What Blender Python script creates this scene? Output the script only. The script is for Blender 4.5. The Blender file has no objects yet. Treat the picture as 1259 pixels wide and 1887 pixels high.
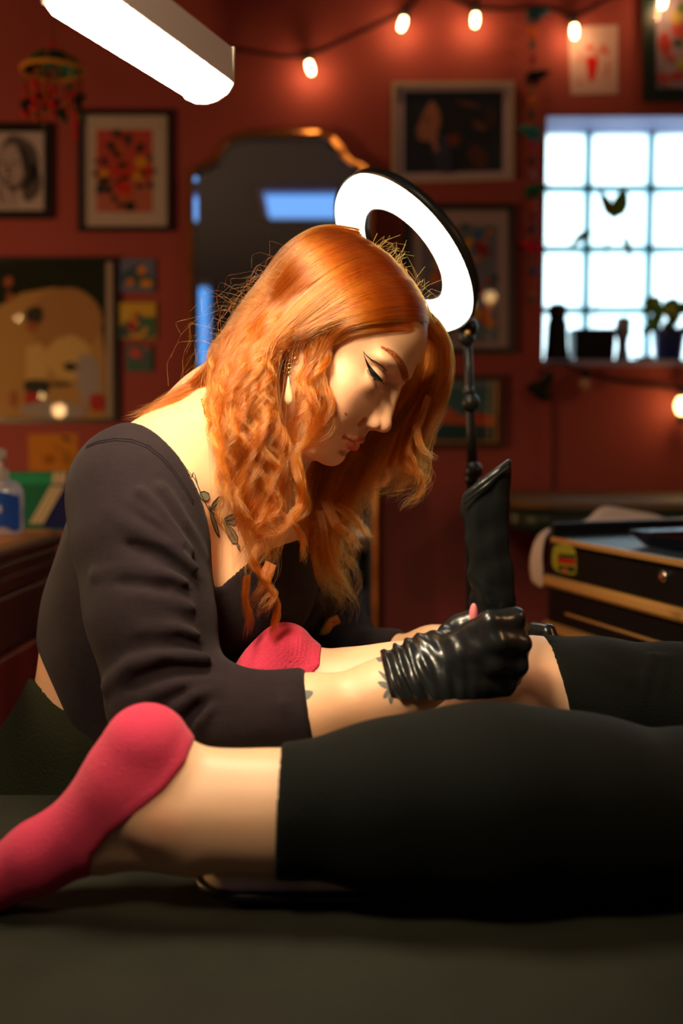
import bpy, bmesh, math, random
import numpy as np
from mathutils import Vector, Matrix
from mathutils.bvhtree import BVHTree

random.seed(7); rng = np.random.default_rng(7)
SC = bpy.context.scene; COL = SC.collection
PI = math.pi

# ---------------------------------------------------------------- camera, world, light, exposure
CAM_H = 1.07; PITCH = math.radians(4.45); FPX = 1887*35/36
cam_d = bpy.data.cameras.new('camera'); cam = bpy.data.objects.new('camera', cam_d); COL.objects.link(cam)
cam.location = (0, 0, CAM_H); cam.rotation_euler = (PI/2-PITCH, 0, 0)
cam_d.sensor_fit = 'VERTICAL'; cam_d.sensor_height = 36; cam_d.lens = 35; cam_d.clip_start = .02
cam_d.dof.use_dof = True; cam_d.dof.focus_distance = 1.0; cam_d.dof.aperture_fstop = 2.6
SC.camera = cam
SC.view_settings.view_transform = 'Standard'; SC.view_settings.look = 'None'
SC.view_settings.exposure = 0.0; SC.view_settings.gamma = 1; SC.view_settings.use_curve_mapping = False
SC.cycles.use_denoising = True
SC.cycles.max_bounces = 8; SC.cycles.diffuse_bounces = 4; SC.cycles.glossy_bounces = 4
SC.cycles.transmission_bounces = 6; SC.cycles.transparent_max_bounces = 12
SC.cycles.sample_clamp_indirect = 6.0
world = bpy.data.worlds.new('world'); SC.world = world; world.use_nodes = True
WN = world.node_tree
WN.nodes['Background'].inputs[0].default_value = (.80, .94, 1.0, 1); WN.nodes['Background'].inputs[1].default_value = 4.4

def area(name, loc, target, size, power, col, size_y=None, spread=None):
    d = bpy.data.lights.new(name, 'AREA'); d.energy = power; d.color = col; d.size = size
    if size_y: d.shape = 'RECTANGLE'; d.size_y = size_y
    if spread: d.spread = spread
    o = bpy.data.objects.new(name, d); COL.objects.link(o); o.location = loc
    o.rotation_euler = (Vector(target)-Vector(loc)).to_track_quat('-Z', 'Y').to_euler()
    return o

def ray(px, py):
    xc = (px-629.5)/FPX; yc = -(py-943.5)/FPX
    return np.array([xc, math.cos(PITCH)+yc*math.sin(PITCH), yc*math.cos(PITCH)-math.sin(PITCH)])
def P(px, py, Y):
    """the point where the sight line through a photo pixel meets the plane y = Y"""
    d = ray(px, py); return np.array([0, 0, CAM_H])+d*(Y/d[1])
def proj(p):
    d = np.asarray(p, float)-np.array([0, 0, CAM_H])
    fw = np.array([0, math.cos(PITCH), -math.sin(PITCH)]); up = np.array([0, math.sin(PITCH), math.cos(PITCH)])
    z = d@fw
    return np.stack([629.5+FPX*d[..., 0]/z, 943.5-FPX*(d@up)/z], -1)

# ---------------------------------------------------------------- helpers: objects
def link(name, me, mat=None, parent=None, smooth=True):
    if mat is not None and len(me.materials) == 0: me.materials.append(mat)
    if smooth is not None:
        me.polygons.foreach_set('use_smooth', np.full(len(me.polygons), bool(smooth)))
    o = bpy.data.objects.new(name, me); COL.objects.link(o)
    if parent: 
        o.parent = parent; w_ = Vector((0, 0, 0)); q_ = parent
        while q_: w_ += q_.location; q_ = q_.parent
        o.location = -w_
    return o
def tag(o, label=None, cat=None, group=None, kind=None):
    if label: o['label'] = label
    if cat: o['category'] = cat
    if group: o['group'] = group
    if kind: o['kind'] = kind
    return o
def empty(name, loc, label=None, cat=None, group=None):
    o = bpy.data.objects.new(name, None); COL.objects.link(o); o.location = loc; o.empty_display_size = .05
    return tag(o, label, cat, group)
def mesh(name, V, F):
    me = bpy.data.meshes.new(name); me.from_pydata([tuple(map(float, v)) for v in V], [], F); me.update(); return me
def bm_mesh(name, bm):
    me = bpy.data.meshes.new(name); bm.to_mesh(me); bm.free(); return me
class MB:
    """collects shapes into one mesh"""
    def __init__(s): s.V = []; s.F = []; s.M = []; s.mi = 0
    def add(s, V, F):
        n = len(s.V); s.V += [tuple(map(float, v)) for v in V]; s.F += [tuple(i+n for i in f) for f in F]; s.M += [s.mi]*len(F); return s
    def box(s, a, b, bev=0, mat=None):
        bm = bmesh.new(); a = np.minimum(a, b*1.0) if 0 else np.array(a, float); b = np.array(b, float)
        lo = np.minimum(a, b); hi = np.maximum(a, b)
        bmesh.ops.create_cube(bm, size=1)
        for v in bm.verts: v.co = Vector(lo+(np.array(v.co)+.5)*(hi-lo))
        if bev: bmesh.ops.bevel(bm, geom=list(bm.edges), offset=bev, segments=2, profile=.5, affect='EDGES')
        if mat is not None: bm.transform(mat)
        bm.verts.index_update(); s.add([v.co for v in bm.verts], [[v.index for v in f.verts] for f in bm.faces]); bm.free(); return s
    def tube(s, pts, r, n=10, cap=True):
        pts = [Vector(p) for p in pts]; R = r if hasattr(r, '__len__') else [r]*len(pts)
        V = []; F = []; up = None
        for i, p in enumerate(pts):
            t = (pts[min(i+1, len(pts)-1)]-pts[max(i-1, 0)]).normalized()
            if up is None: up = t.orthogonal().normalized()
            up = (up-t*up.dot(t)).normalized(); w = t.cross(up)
            for k in range(n):
                a = 2*PI*k/n; V.append(p+(up*math.cos(a)+w*math.sin(a))*R[i])
        for i in range(len(pts)-1):
            for k in range(n):
                F.append((i*n+k, i*n+(k+1) % n, (i+1)*n+(k+1) % n, (i+1)*n+k))
        if cap: F.append(tuple(range(n))[::-1]); F.append(tuple(range((len(pts)-1)*n, len(pts)*n)))
        return s.add(V, F)
    def lathe(s, prof, n=24, origin=(0, 0, 0), mat=None, sx=1, sy=1):
        V = []; F = []; o = Vector(origin)
        for (r, z) in prof:
            for k in range(n):
                a = 2*PI*k/n; v = Vector((r*math.cos(a)*sx, r*math.sin(a)*sy, z))
                if mat is not None: v = mat@v
                V.append(v+o)
        m = len(prof)
        for i in range(m-1):
            for k in range(n): F.append((i*n+k, i*n+(k+1) % n, (i+1)*n+(k+1) % n, (i+1)*n+k))
        F.append(tuple(range(n))[::-1]); F.append(tuple(range((m-1)*n, m*n)))
        return s.add(V, F)
    def ball(s, c, r, n=14, m=9, mat=None):
        rr = r if hasattr(r, '__len__') else (r, r, r)
        bm = bmesh.new(); bmesh.ops.create_uvsphere(bm, u_segments=n, v_segments=m, radius=1)
        for v in bm.verts:
            q = Vector((v.co.x*rr[0], v.co.y*rr[1], v.co.z*rr[2]))
            if mat is not None: q = mat@q
            v.co = q+Vector(c)
        bm.verts.index_update(); s.add([v.co for v in bm.verts], [[v.index for v in f.verts] for f in bm.faces]); bm.free(); return s
    def prism(s, poly, o, u, v, w):
        """polygon (2-D list) in plane o+u*x+v*y, extruded by the vector w"""
        o, u, v, w = [np.array(k, float) for k in (o, u, v, w)]; n = len(poly)
        A = [o+u*x+v*y for x, y in poly]; V = A+[a+w for a in A]
        F = [tuple(range(n)), tuple(range(n, 2*n))[::-1]]+[((i+1) % n, i, n+i, n+(i+1) % n) for i in range(n)]
        return s.add(V, F)
    def mesh(s, name):
        me = bpy.data.meshes.new(name); me.from_pydata(s.V, [], s.F)
        if any(s.M): me.polygons.foreach_set('material_index', s.M)
        me.update(); return me
    def build(s, name, mat, parent=None, smooth=False):
        me = s.mesh(name)
        bm = bmesh.new(); bm.from_mesh(me); bmesh.ops.recalc_face_normals(bm, faces=bm.faces); bm.to_mesh(me); bm.free()
        mats = mat if isinstance(mat, (list, tuple)) else [mat]
        for m in mats: me.materials.append(m)
        o = link(name, me, None, parent, smooth=None)
        if smooth: me.shade_smooth() if hasattr(me, 'shade_smooth') else None
        if smooth == 'auto': me.set_sharp_from_angle(angle=.6)
        return o

# ---------------------------------------------------------------- helpers: materials
def srgb(h):
    c = [int(h[i:i+2], 16)/255 for i in (0, 2, 4)]
    return tuple((x/12.92 if x <= .04045 else ((x+.055)/1.055)**2.4) for x in c)+(1,)
def mat(name, col, rough=.6, metal=0, noise=0, nscale=30, bump=0, bscale=None, emit=None, estr=0, spec=None, vcol=False, sss=0, coat=0, trans=0, sheen=0, stretch=None, col2=None, coords='Object', ior=None):
    m = bpy.data.materials.new(name); m.use_nodes = True; N = m.node_tree.nodes; L = m.node_tree.links
    b = N['Principled BSDF']; c = srgb(col) if isinstance(col, str) else tuple(col)+(1,)*(4-len(col))
    b.inputs['Base Color'].default_value = c; b.inputs['Roughness'].default_value = rough; b.inputs['Metallic'].default_value = metal
    if spec is None and metal == 0: spec = .5 if rough < .3 else (.3 if rough < .5 else .12)
    if spec is not None: b.inputs['Specular IOR Level'].default_value = spec
    if ior: b.inputs['IOR'].default_value = ior
    if coat: b.inputs['Coat Weight'].default_value = coat; b.inputs['Coat Roughness'].default_value = .15
    if trans: b.inputs['Transmission Weight'].default_value = trans
    if sheen: b.inputs['Sheen Weight'].default_value = sheen; b.inputs['Sheen Roughness'].default_value = .45
    if sss:
        b.inputs['Subsurface Weight'].default_value = sss; b.inputs['Subsurface Radius'].default_value = (1, .35, .18); b.inputs['Subsurface Scale'].default_value = .006
    if emit: b.inputs['Emission Color'].default_value = srgb(emit) if isinstance(emit, str) else tuple(emit)+(1,); b.inputs['Emission Strength'].default_value = estr
    tc = N.new('ShaderNodeTexCoord'); mp = N.new('ShaderNodeMapping'); L.new(tc.outputs[coords], mp.inputs[0])
    if stretch: mp.inputs['Scale'].default_value = stretch
    src = None
    if vcol:
        a = N.new('ShaderNodeAttribute'); a.attribute_name = 'Col'; src = a.outputs['Color']; L.new(src, b.inputs['Base Color'])
    if noise or col2:
        t = N.new('ShaderNodeTexNoise'); t.inputs['Scale'].default_value = nscale; t.inputs['Detail'].default_value = 5; L.new(mp.outputs[0], t.inputs[0])
        mx = N.new('ShaderNodeMix'); mx.data_type = 'RGBA'
        if src: L.new(src, mx.inputs[6]); 
        else: mx.inputs[6].default_value = c
        if col2: mx.inputs[7].default_value = srgb(col2)
        else:
            mx.blend_type = 'MULTIPLY'; mx.inputs[7].default_value = (1-noise, 1-noise, 1-noise, 1)
        rp = N.new('ShaderNodeValToRGB'); rp.color_ramp.elements[0].position = .38; rp.color_ramp.elements[1].position = .62
        L.new(t.outputs['Fac'], rp.inputs[0]); L.new(rp.outputs[0], mx.inputs[0]); L.new(mx.outputs[2], b.inputs['Base Color'])
    if bump:
        t2 = N.new('ShaderNodeTexNoise'); t2.inputs['Scale'].default_value = bscale or nscale; t2.inputs['Detail'].default_value = 4; L.new(mp.outputs[0], t2.inputs[0])
        bp = N.new('ShaderNodeBump'); bp.inputs['Strength'].default_value = bump; bp.inputs['Distance'].default_value = .002
        L.new(t2.outputs['Fac'], bp.inputs['Height']); L.new(bp.outputs[0], b.inputs['Normal'])
    return m

# ---------------------------------------------------------------- signed-distance modelling
f32 = np.float32
def smin(a, b, k):
    h = np.maximum(k-np.abs(a-b), 0)/k; return np.minimum(a, b)-h*h*k*.25
def smax(a, b, k): return -smin(-a, -b, k)
def cone(p, a, b, ra, rb):
    a = np.asarray(a, f32); ab = np.asarray(b, f32)-a; t = np.clip(((p-a)@ab)/(ab@ab), 0, 1)
    return np.linalg.norm(p-a-t[:, None]*ab, axis=1)-(ra+(rb-ra)*t)
def ell(p, c, r, R=None):
    q = p-np.asarray(c, f32)
    if R is not None: q = q@np.asarray(R, f32)
    r = np.asarray(r, f32); k0 = np.linalg.norm(q/r, axis=1); k1 = np.linalg.norm(q/(r*r), axis=1)+1e-9
    return k0*(k0-1)/k1
def chain(p, pts, k=.01):
    """pts: list of (x,y,z,r)"""
    d = None
    for a, b in zip(pts[:-1], pts[1:]):
        e = cone(p, a[:3], b[:3], a[3], b[3]); d = e if d is None else smin(d, e, k)
    return d
def grad(fn, p, e=4e-4):
    g = np.empty_like(p)
    for i in range(3):
        q = p.copy(); q[:, i] += e; s = p.copy(); s[:, i] -= e; g[:, i] = (fn(q)-fn(s))/(2*e)
    return g
def sdf_mesh(fn, xs, ys, zs, it=2, B=8):
    xs, ys, zs = [np.asarray(a, f32) for a in (xs, ys, zs)]
    n = [len(xs), len(ys), len(zs)]
    V = np.full(n, 1, f32)
    cs = []; rs = []
    for a in (xs, ys, zs):
        st = np.arange(0, len(a), B); en = np.minimum(st+B, len(a)-1)
        cs.append((a[st]+a[en])/2); rs.append((a[en]-a[st])/2)
    G = np.stack(np.meshgrid(*cs, indexing='ij'), -1).reshape(-1, 3)
    RR = np.linalg.norm(np.stack(np.meshgrid(*rs, indexing='ij'), -1).reshape(-1, 3), axis=1)
    d = fn(G); nb = [len(c) for c in cs]
    act = np.abs(d) < RR*1.5+.004
    bi = np.stack(np.unravel_index(np.arange(len(d)), nb), 1)
    for b, dv in zip(bi[~act], d[~act]):
        V[b[0]*B:b[0]*B+B, b[1]*B:b[1]*B+B, b[2]*B:b[2]*B+B] = dv
    A = bi[act]
    for k in range(0, len(A), 400):
        I = []
        for b in A[k:k+400]:
            i = np.arange(b[0]*B, min(b[0]*B+B, n[0])); j = np.arange(b[1]*B, min(b[1]*B+B, n[1])); l = np.arange(b[2]*B, min(b[2]*B+B, n[2]))
            I.append(np.stack(np.meshgrid(i, j, l, indexing='ij'), -1).reshape(-1, 3))
        I = np.concatenate(I); V[I[:, 0], I[:, 1], I[:, 2]] = fn(np.stack([xs[I[:, 0]], ys[I[:, 1]], zs[I[:, 2]]], 1))
    V[0] = V[-1] = 1; V[:, 0] = V[:, -1] = 1; V[:, :, 0] = V[:, :, -1] = 1
    S = V < 0
    c = [S[i:n[0]-1+i, j:n[1]-1+j, k:n[2]-1+k] for i in (0, 1) for j in (0, 1) for k in (0, 1)]
    sm = sum(x.astype(np.int8) for x in c); cell = np.argwhere((sm > 0) & (sm < 8))
    idx = np.full([n[0]-1, n[1]-1, n[2]-1], -1, np.int32); idx[tuple(cell.T)] = np.arange(len(cell))
    acc = np.zeros((len(cell), 3)); cnt = np.zeros(len(cell))
    ax = (xs, ys, zs)
    offs = [(i, j, k) for i in (0, 1) for j in (0, 1) for k in (0, 1)]
    for o1 in offs:
        for d_ in range(3):
            if o1[d_]: continue
            o2 = list(o1); o2[d_] = 1
            i1 = cell+np.array(o1); i2 = cell+np.array(o2)
            v1 = V[tuple(i1.T)]; v2 = V[tuple(i2.T)]; m = (v1 < 0) != (v2 < 0)
            t = np.where(m, v1/(v1-v2+1e-20), 0)
            p1 = np.stack([ax[q][i1[:, q]] for q in range(3)], 1); p2 = np.stack([ax[q][i2[:, q]] for q in range(3)], 1)
            acc += np.where(m[:, None], p1+(p2-p1)*t[:, None], 0); cnt += m
    X = (acc/np.maximum(cnt, 1)[:, None]).astype(f32)
    F = []
    for d_ in range(3):
        a, b = [(1, 2), (2, 0), (0, 1)][d_]
        sl0 = [slice(None)]*3; sl0[d_] = slice(0, n[d_]-1); sl1 = [slice(None)]*3; sl1[d_] = slice(1, None)
        ch = S[tuple(sl0)] != S[tuple(sl1)]
        e = np.argwhere(ch); e = e[(e[:, a] > 0) & (e[:, b] > 0) & (e[:, a] < n[a]-1) & (e[:, b] < n[b]-1)]
        ea = e.copy(); ea[:, a] -= 1; eb = e.copy(); eb[:, b] -= 1; eab = ea.copy(); eab[:, b] -= 1
        q = np.stack([idx[tuple(e.T)], idx[tuple(ea.T)], idx[tuple(eab.T)], idx[tuple(eb.T)]], 1)
        fl = S[tuple(e.T)]; q[~fl] = q[~fl][:, ::-1]; F.append(q)
    F = np.concatenate(F); F = F[(F >= 0).all(1)]
    h = min(np.diff(xs).min(), .002)
    for _ in range(it):
        dd = fn(X); g = grad(fn, X); g2 = np.maximum((g*g).sum(1), .3)
        X = X-np.clip(dd/g2, -h, h)[:, None]*g
    me = bpy.data.meshes.new('sdf')
    me.vertices.add(len(X)); me.vertices.foreach_set('co', X.astype(f32).ravel())
    me.loops.add(F.size); me.loops.foreach_set('vertex_index', F.astype(np.int32).ravel())
    me.polygons.add(len(F)); me.polygons.foreach_set('loop_start', np.arange(0, F.size, 4, dtype=np.int32))
    try: me.polygons.foreach_set('loop_total', np.full(len(F), 4, np.int32))
    except Exception: pass
    me.update(calc_edges=True); me.validate()
    return me, X
def vcolor(me, C):
    a = me.color_attributes.new('Col', 'FLOAT_COLOR', 'POINT')
    a.data.foreach_set('color', np.concatenate([C, np.ones((len(C), 1))], 1).astype(f32).ravel())
def coords(me):
    a = np.empty(len(me.vertices)*3, f32); me.vertices.foreach_get('co', a); return a.reshape(-1, 3)
def rotm(ax, t):
    return np.array(Matrix.Rotation(t, 3, ax))
def step_axis(lo, hi, coarse, fine=None, flo=None, fhi=None):
    """axis samples, finer between flo and fhi"""
    if fine is None: return np.arange(lo, hi, coarse)
    out = [lo]
    while out[-1] < hi:
        x = out[-1]; d = 0 if flo <= x <= fhi else min(abs(x-flo), abs(x-fhi))
        out.append(x+min(coarse, fine+d*.12))
    return np.array(out)
def smooth_step(x, a, b):
    t = np.clip((x-a)/(b-a), 0, 1); return t*t*(3-2*t)
# ---------------------------------------------------------------- light from outside the frame: an added fill and the ceiling panel
area('face_fill', (-.30, .24, 1.72), (0, 1.0, 1.05), .20, 2.3, (1, .78, .48), .20, spread=1.05)  # unseen fill without a fixture, added to brighten her face
area('skylight_panel_light', (-.14, 1.02, 2.57), (-.14, 1.02, 0), .5, .45, (.22, .50, 1.0), .34)
def bulb_light(name, loc, power, r=.02, col=(1, .55, .22)):
    d = bpy.data.lights.new(name, 'POINT'); d.energy = power; d.color = col; d.shadow_soft_size = r
    o = bpy.data.objects.new(name, d); COL.objects.link(o); o.location = loc; return o
# ---------------------------------------------------------------- materials of the room
M = {}
M['wall'] = mat('wall_paint', (.31, .068, .057), .62, noise=.10, nscale=2.5, bump=.15, bscale=60)
M['grey_wall'] = mat('grey_paint', (.16, .17, .20), .8, bump=.1, bscale=40)
M['ceil'] = mat('ceiling_paint', (.14, .15, .18), .9)
M['floor'] = mat('floor_boards', (.06, .03, .02), .5, noise=.5, nscale=4, stretch=(1, 12, 1))
M['reveal'] = mat('reveal_paint', (.26, .25, .42), .6)
M['black'] = mat('black_frame', (.010, .010, .010), .35)
M['blackm'] = mat('matt_black', (.012, .012, .013), .6)
M['mat'] = mat('mat_board', (.50, .42, .36), .8)
M['mirror'] = mat('mirror_glass', (.72, .76, .8), .02, metal=1)
M['goldf'] = mat('gold_frame', (.55, .27, .07), .32, metal=.85, noise=.3, nscale=12)
M['brass'] = mat('brass', (.85, .55, .18), .32, metal=.7)
M['wood'] = mat('red_wood', (.075, .014, .008), .35, noise=.5, nscale=8, stretch=(1, 1, .12), bump=.2)
M['chrome'] = mat('chrome', (.8, .8, .8), .15, metal=1)
def flatmat(n, c, r=.75): 
    k = 'c_'+n
    if k not in M: M[k] = mat(n, c, r)
    return M[k]
WY = 3.2
def wp(px, py, off=0): return P(px, py, WY-off)
X0 = wp(1011, 0)[0]; ZT = wp(1100, 211)[2]; ZB = wp(1100, 664)[2]; X1 = 1.62
RX0, RX1, RY0, RZ = -2.6, 2.3, -3.2, 2.62
# ---------------------------------------------------------------- room shell
def st(o): return tag(o, kind='structure')
w = MB(); T = .22
w.box((RX0-.2, WY, 0), (X0, WY+T, RZ)); w.box((X1, WY, 0), (RX1+.2, WY+T, RZ)); w.box((X0, WY, 0), (X1, WY+T, ZB)); w.box((X0, WY, ZT), (X1, WY+T, RZ))
st(w.build('wall_back', M['wall']))
st(MB().box((RX0-.2, RY0, 0), (RX0, WY, RZ)).build('wall_left', M['wall']))
st(MB().box((RX1, RY0, 0), (RX1+.2, WY, RZ)).build('wall_right', M['wall']))
st(MB().box((RX0-.2, RY0-.2, 0), (RX1+.2, RY0, RZ)).build('wall_front', M['grey_wall']))
st(MB().box((RX0-.2, RY0-.2, RZ), (RX1+.2, WY+T, RZ+.1)).build('ceiling', M['ceil']))
st(MB().box((RX0-.2, RY0-.2, -.1), (RX1+.2, WY+T, 0)).build('floor', M['floor']))
# baseboard with gap-free run
st(MB().box((RX0, WY-.018, 0), (RX1, WY, .11), .004).build('baseboard_back', M['wall']))
# ---------------------------------------------------------------- glass-block window
win = st(MB().box((X0-.001, WY+.155, ZB), (X0+.006, WY+.2, ZT)).box((X1-.006, WY+.155, ZB), (X1, WY+.2, ZT)).box((X0, WY+.155, ZB-.001), (X1, WY+.2, ZB+.006)).box((X0, WY+.155, ZT-.006), (X1, WY+.2, ZT)).build('window_1', M['reveal']))
rv = MB().box((X0, WY+.004, ZT-.004), (X1, WY+.16, ZT+.0)); rv.box((X0, WY-.012, ZB-.018), (X1, WY+.16, ZB+.002), .003)
o = rv.build('window_lining', M['reveal'], win)
GM = bpy.data.materials.new('glass_block'); GM.use_nodes = True
N_ = GM.node_tree.nodes; L_ = GM.node_tree.links; N_.clear()
out = N_.new('ShaderNodeOutputMaterial'); tr = N_.new('ShaderNodeBsdfTranslucent'); gl = N_.new('ShaderNodeBsdfGlossy'); mx = N_.new('ShaderNodeMixShader'); tp = N_.new('ShaderNodeBsdfTransparent'); m2 = N_.new('ShaderNodeMixShader')
tr.inputs[0].default_value = (.90, .97, .97, 1); gl.inputs[0].default_value = (.8, .95, 1, 1); gl.inputs['Roughness'].default_value = .25; mx.inputs[0].default_value = .06
tx = N_.new('ShaderNodeTexCoord'); wv = N_.new('ShaderNodeTexWave'); wv.wave_type = 'BANDS'; wv.bands_direction = 'Z'; wv.inputs['Scale'].default_value = 22; wv.inputs['Distortion'].default_value = 3; wv.inputs['Detail'].default_value = 2
bp = N_.new('ShaderNodeBump'); bp.inputs['Strength'].default_value = .4; bp.inputs['Distance'].default_value = .004
L_.new(tx.outputs['Object'], wv.inputs[0]); L_.new(wv.outputs['Fac'], bp.inputs['Height']); L_.new(bp.outputs[0], gl.inputs['Normal'])
tp.inputs[0].default_value = (.92, .98, 1, 1); m2.inputs[0].default_value = .45
L_.new(tr.outputs[0], m2.inputs[1]); L_.new(tp.outputs[0], m2.inputs[2]); L_.new(m2.outputs[0], mx.inputs[1]); L_.new(gl.outputs[0], mx.inputs[2]); L_.new(mx.outputs[0], out.inputs[0])
MORTAR = mat('block_joint', (.16, .60, .75), .5, trans=0)
GYP = WY+.165
gx = [1011-(0), 1092, 1209.5, 1327]; gx = [P(q, 0, GYP)[0] for q in (975, 1092, 1209.5, 1327, 1444)]; gz = [P(1100, q, GYP)[2] for q in (232, 346, 458, 571, 684)]
for i in range(4):
    for j in range(4):
        xa, xb = max(gx[i]+.009, X0+.006), min(gx[i+1]-.009, X1-.006); za, zb = max(gz[j+1]+.009, ZB+.006), min(gz[j]-.009, ZT-.006)
        if xb-xa < .03 or zb-za < .03: continue
        MB().box((xa, GYP, za), (xb, GYP+.05, zb), .008).build('glass_block', GM, win)
jm = MB()
for x in gx[1:4]: jm.box((x-.0095, GYP+.004, ZB+.004), (x+.0095, GYP+.044, ZT-.004))
for z in gz[1:4]: jm.box((X0+.004, GYP+.006, z-.0095), (X1-.004, GYP+.042, z+.0095))
jm.build('mortar_joint', MORTAR, win)
# panel in the ceiling over the camera, seen in the mirror, and a glowing ceiling strip added for its blue reflection
sk = st(MB().box((-.43, .82, RZ-.03), (.15, 1.22, RZ)).build('window_2', M['reveal']))
MB().box((-.40, .85, RZ-.035), (.12, 1.19, RZ-.031)).build('lit_panel', mat('panel_light', (.1, .2, .4), .5, emit=(.09, .27, .80), estr=.55), sk)
strip3 = st(MB().prism([(-1.06, -.5), (-.89, -.5), (-1.24, -3.15), (-1.46, -3.15)], (0, 0, RZ-.03), (1, 0, 0), (0, 1, 0), (0, 0, .03)).build('ceiling_glow_strip', M['reveal']))
MB().prism([(-1.045, -.53), (-.905, -.53), (-1.25, -3.12), (-1.44, -3.12)], (0, 0, RZ-.035), (1, 0, 0), (0, 1, 0), (0, 0, .004)).build('lit_panel', mat('strip_glow', (.1, .2, .4), .4, emit=(.12, .42, 1.0), estr=1.2), strip3)

# ---------------------------------------------------------------- framed pictures
def poly_smooth(pts, n=6):
    out = []; m = len(pts)
    for i in range(m):
        p0, p1, p2, p3 = [np.array(pts[(i+k-1) % m], float) for k in range(4)]
        for t in np.arange(n)/n:
            out.append(.5*((2*p1)+(-p0+p2)*t+(2*p0-5*p1+4*p2-p3)*t*t+(-p0+3*p1-3*p2+p3)*t**3))
    return out
def patch(name, pts, off, th, m, parent, smooth=False):
    """a flat piece on the back wall, its outline given in photo pixels"""
    q = poly_smooth(pts) if smooth else pts
    A = [wp(x, y, off) for x, y in q]; n = len(A); B = [a-np.array([0, th, 0]) for a in A]
    F = [tuple(range(n)), tuple(range(n, 2*n))[::-1]]+[((i+1) % n, i, n+i, n+(i+1) % n) for i in range(n)]
    return MB().add(A+B, F).build(name, m, parent)
def blob(cx, cy, rx, ry, n=9, jit=.15, seed=0, rot=0):
    r = random.Random(seed); out = []
    for k in range(n):
        a = 2*PI*k/n; q = 1+r.uniform(-jit, jit); x, y = rx*math.cos(a)*q, ry*math.sin(a)*q
        out.append((cx+x*math.cos(rot)-y*math.sin(rot), cy+x*math.sin(rot)+y*math.cos(rot)))
    return out
GLASS = bpy.data.materials.new('picture_glass'); GLASS.use_nodes = True
n = GLASS.node_tree.nodes; l = GLASS.node_tree.links; n.clear(); o_ = n.new('ShaderNodeOutputMaterial'); a_ = n.new('ShaderNodeBsdfTransparent'); b_ = n.new('ShaderNodeBsdfGlossy'); c_ = n.new('ShaderNodeMixShader')
b_.inputs['Roughness'].default_value = .03; c_.inputs[0].default_value = .05; l.new(a_.outputs[0], c_.inputs[1]); l.new(b_.outputs[0], c_.inputs[2]); l.new(c_.outputs[0], o_.inputs[0])
def frame(name, x0, y0, x1, y1, fw, fm, label, matw=0, mm=None, glass=True, depth=.022, skew=(0, 0), backm=None):
    """outer box in photo pixels; returns the thing and the inner box"""
    e = empty(name, wp((x0+x1)/2, y1), label, 'picture')
    A = [(x0, y0), (x1, y0+skew[0]), (x1, y1+skew[1]), (x0, y1)]
    I = [(x0+fw, y0+fw), (x1-fw, y0+fw+skew[0]), (x1-fw, y1-fw+skew[1]), (x0+fw, y1-fw)]
    V = []; F = []
    for off, L in ((.001, A), (depth, A), (depth, I), (.006, I)): V += [wp(x, y, off) for x, y in L]
    for k in range(3):
        for i in range(4): F.append((k*4+i, k*4+(i+1) % 4, k*4+4+(i+1) % 4, k*4+4+i))
    MB().add(V, F).build('frame', fm, e)
    patch('backing', [(x0+1, y0+1), (x1-1, y0+1+skew[0]), (x1-1, y1-1+skew[1]), (x0+1, y1-1)], .001, .004, backm or mm or M['mat'], e)
    if matw and mm:
        patch('mat_board', [(I[i][0], I[i][1]) for i in range(4)], .0055, .001, mm, e)
    if glass: patch('glazing', I, depth-.006, .0008, GLASS, e)
    return e
fm = flatmat
# portrait drawing
e = frame('framed_portrait', -48, 228, 96, 404, 15, M['black'], 'black framed pencil portrait of a long haired woman at left edge', 0, fm('paper_cool', (.50, .42, .42)), backm=fm('paper_cool', (.50, .42, .42)))
for i, (pts, c, of) in enumerate([(blob(32, 300, 42, 50, 10, .1, 3), 'd1', .0062), ([(60, 300), (76, 330), (70, 358), (50, 372), (40, 350)], 'd1', .0062), (blob(22, 305, 25, 38, 10, .04, 4), 'd0', .0068), ([(30, 262), (55, 285), (58, 330), (47, 350), (44, 320), (38, 290)], 'd2', .0074), ([(-5, 350), (10, 338), (28, 348), (22, 368), (5, 378)], 'd2', .0074), (blob(28, 300, 6, 2.2, 7, .1, 5), 'd3', .0080), (blob(6, 300, 6, 2.2, 7, .1, 6), 'd3', .0080), (blob(16, 330, 8, 2.6, 7, .1, 7), 'd3', .0080), ([(16, 302), (19, 318), (12, 319)], 'd2', .0080), ([(0, 340), (22, 352), (30, 375), (8, 380)], 'd0', .0086)]):
    patch('pencil_shading', pts, of, .0005, fm(c, {'d0': (.40, .33, .33), 'd1': (.10, .085, .085), 'd2': (.035, .03, .03), 'd3': (.02, .018, .018)}[c]), e, True)
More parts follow.
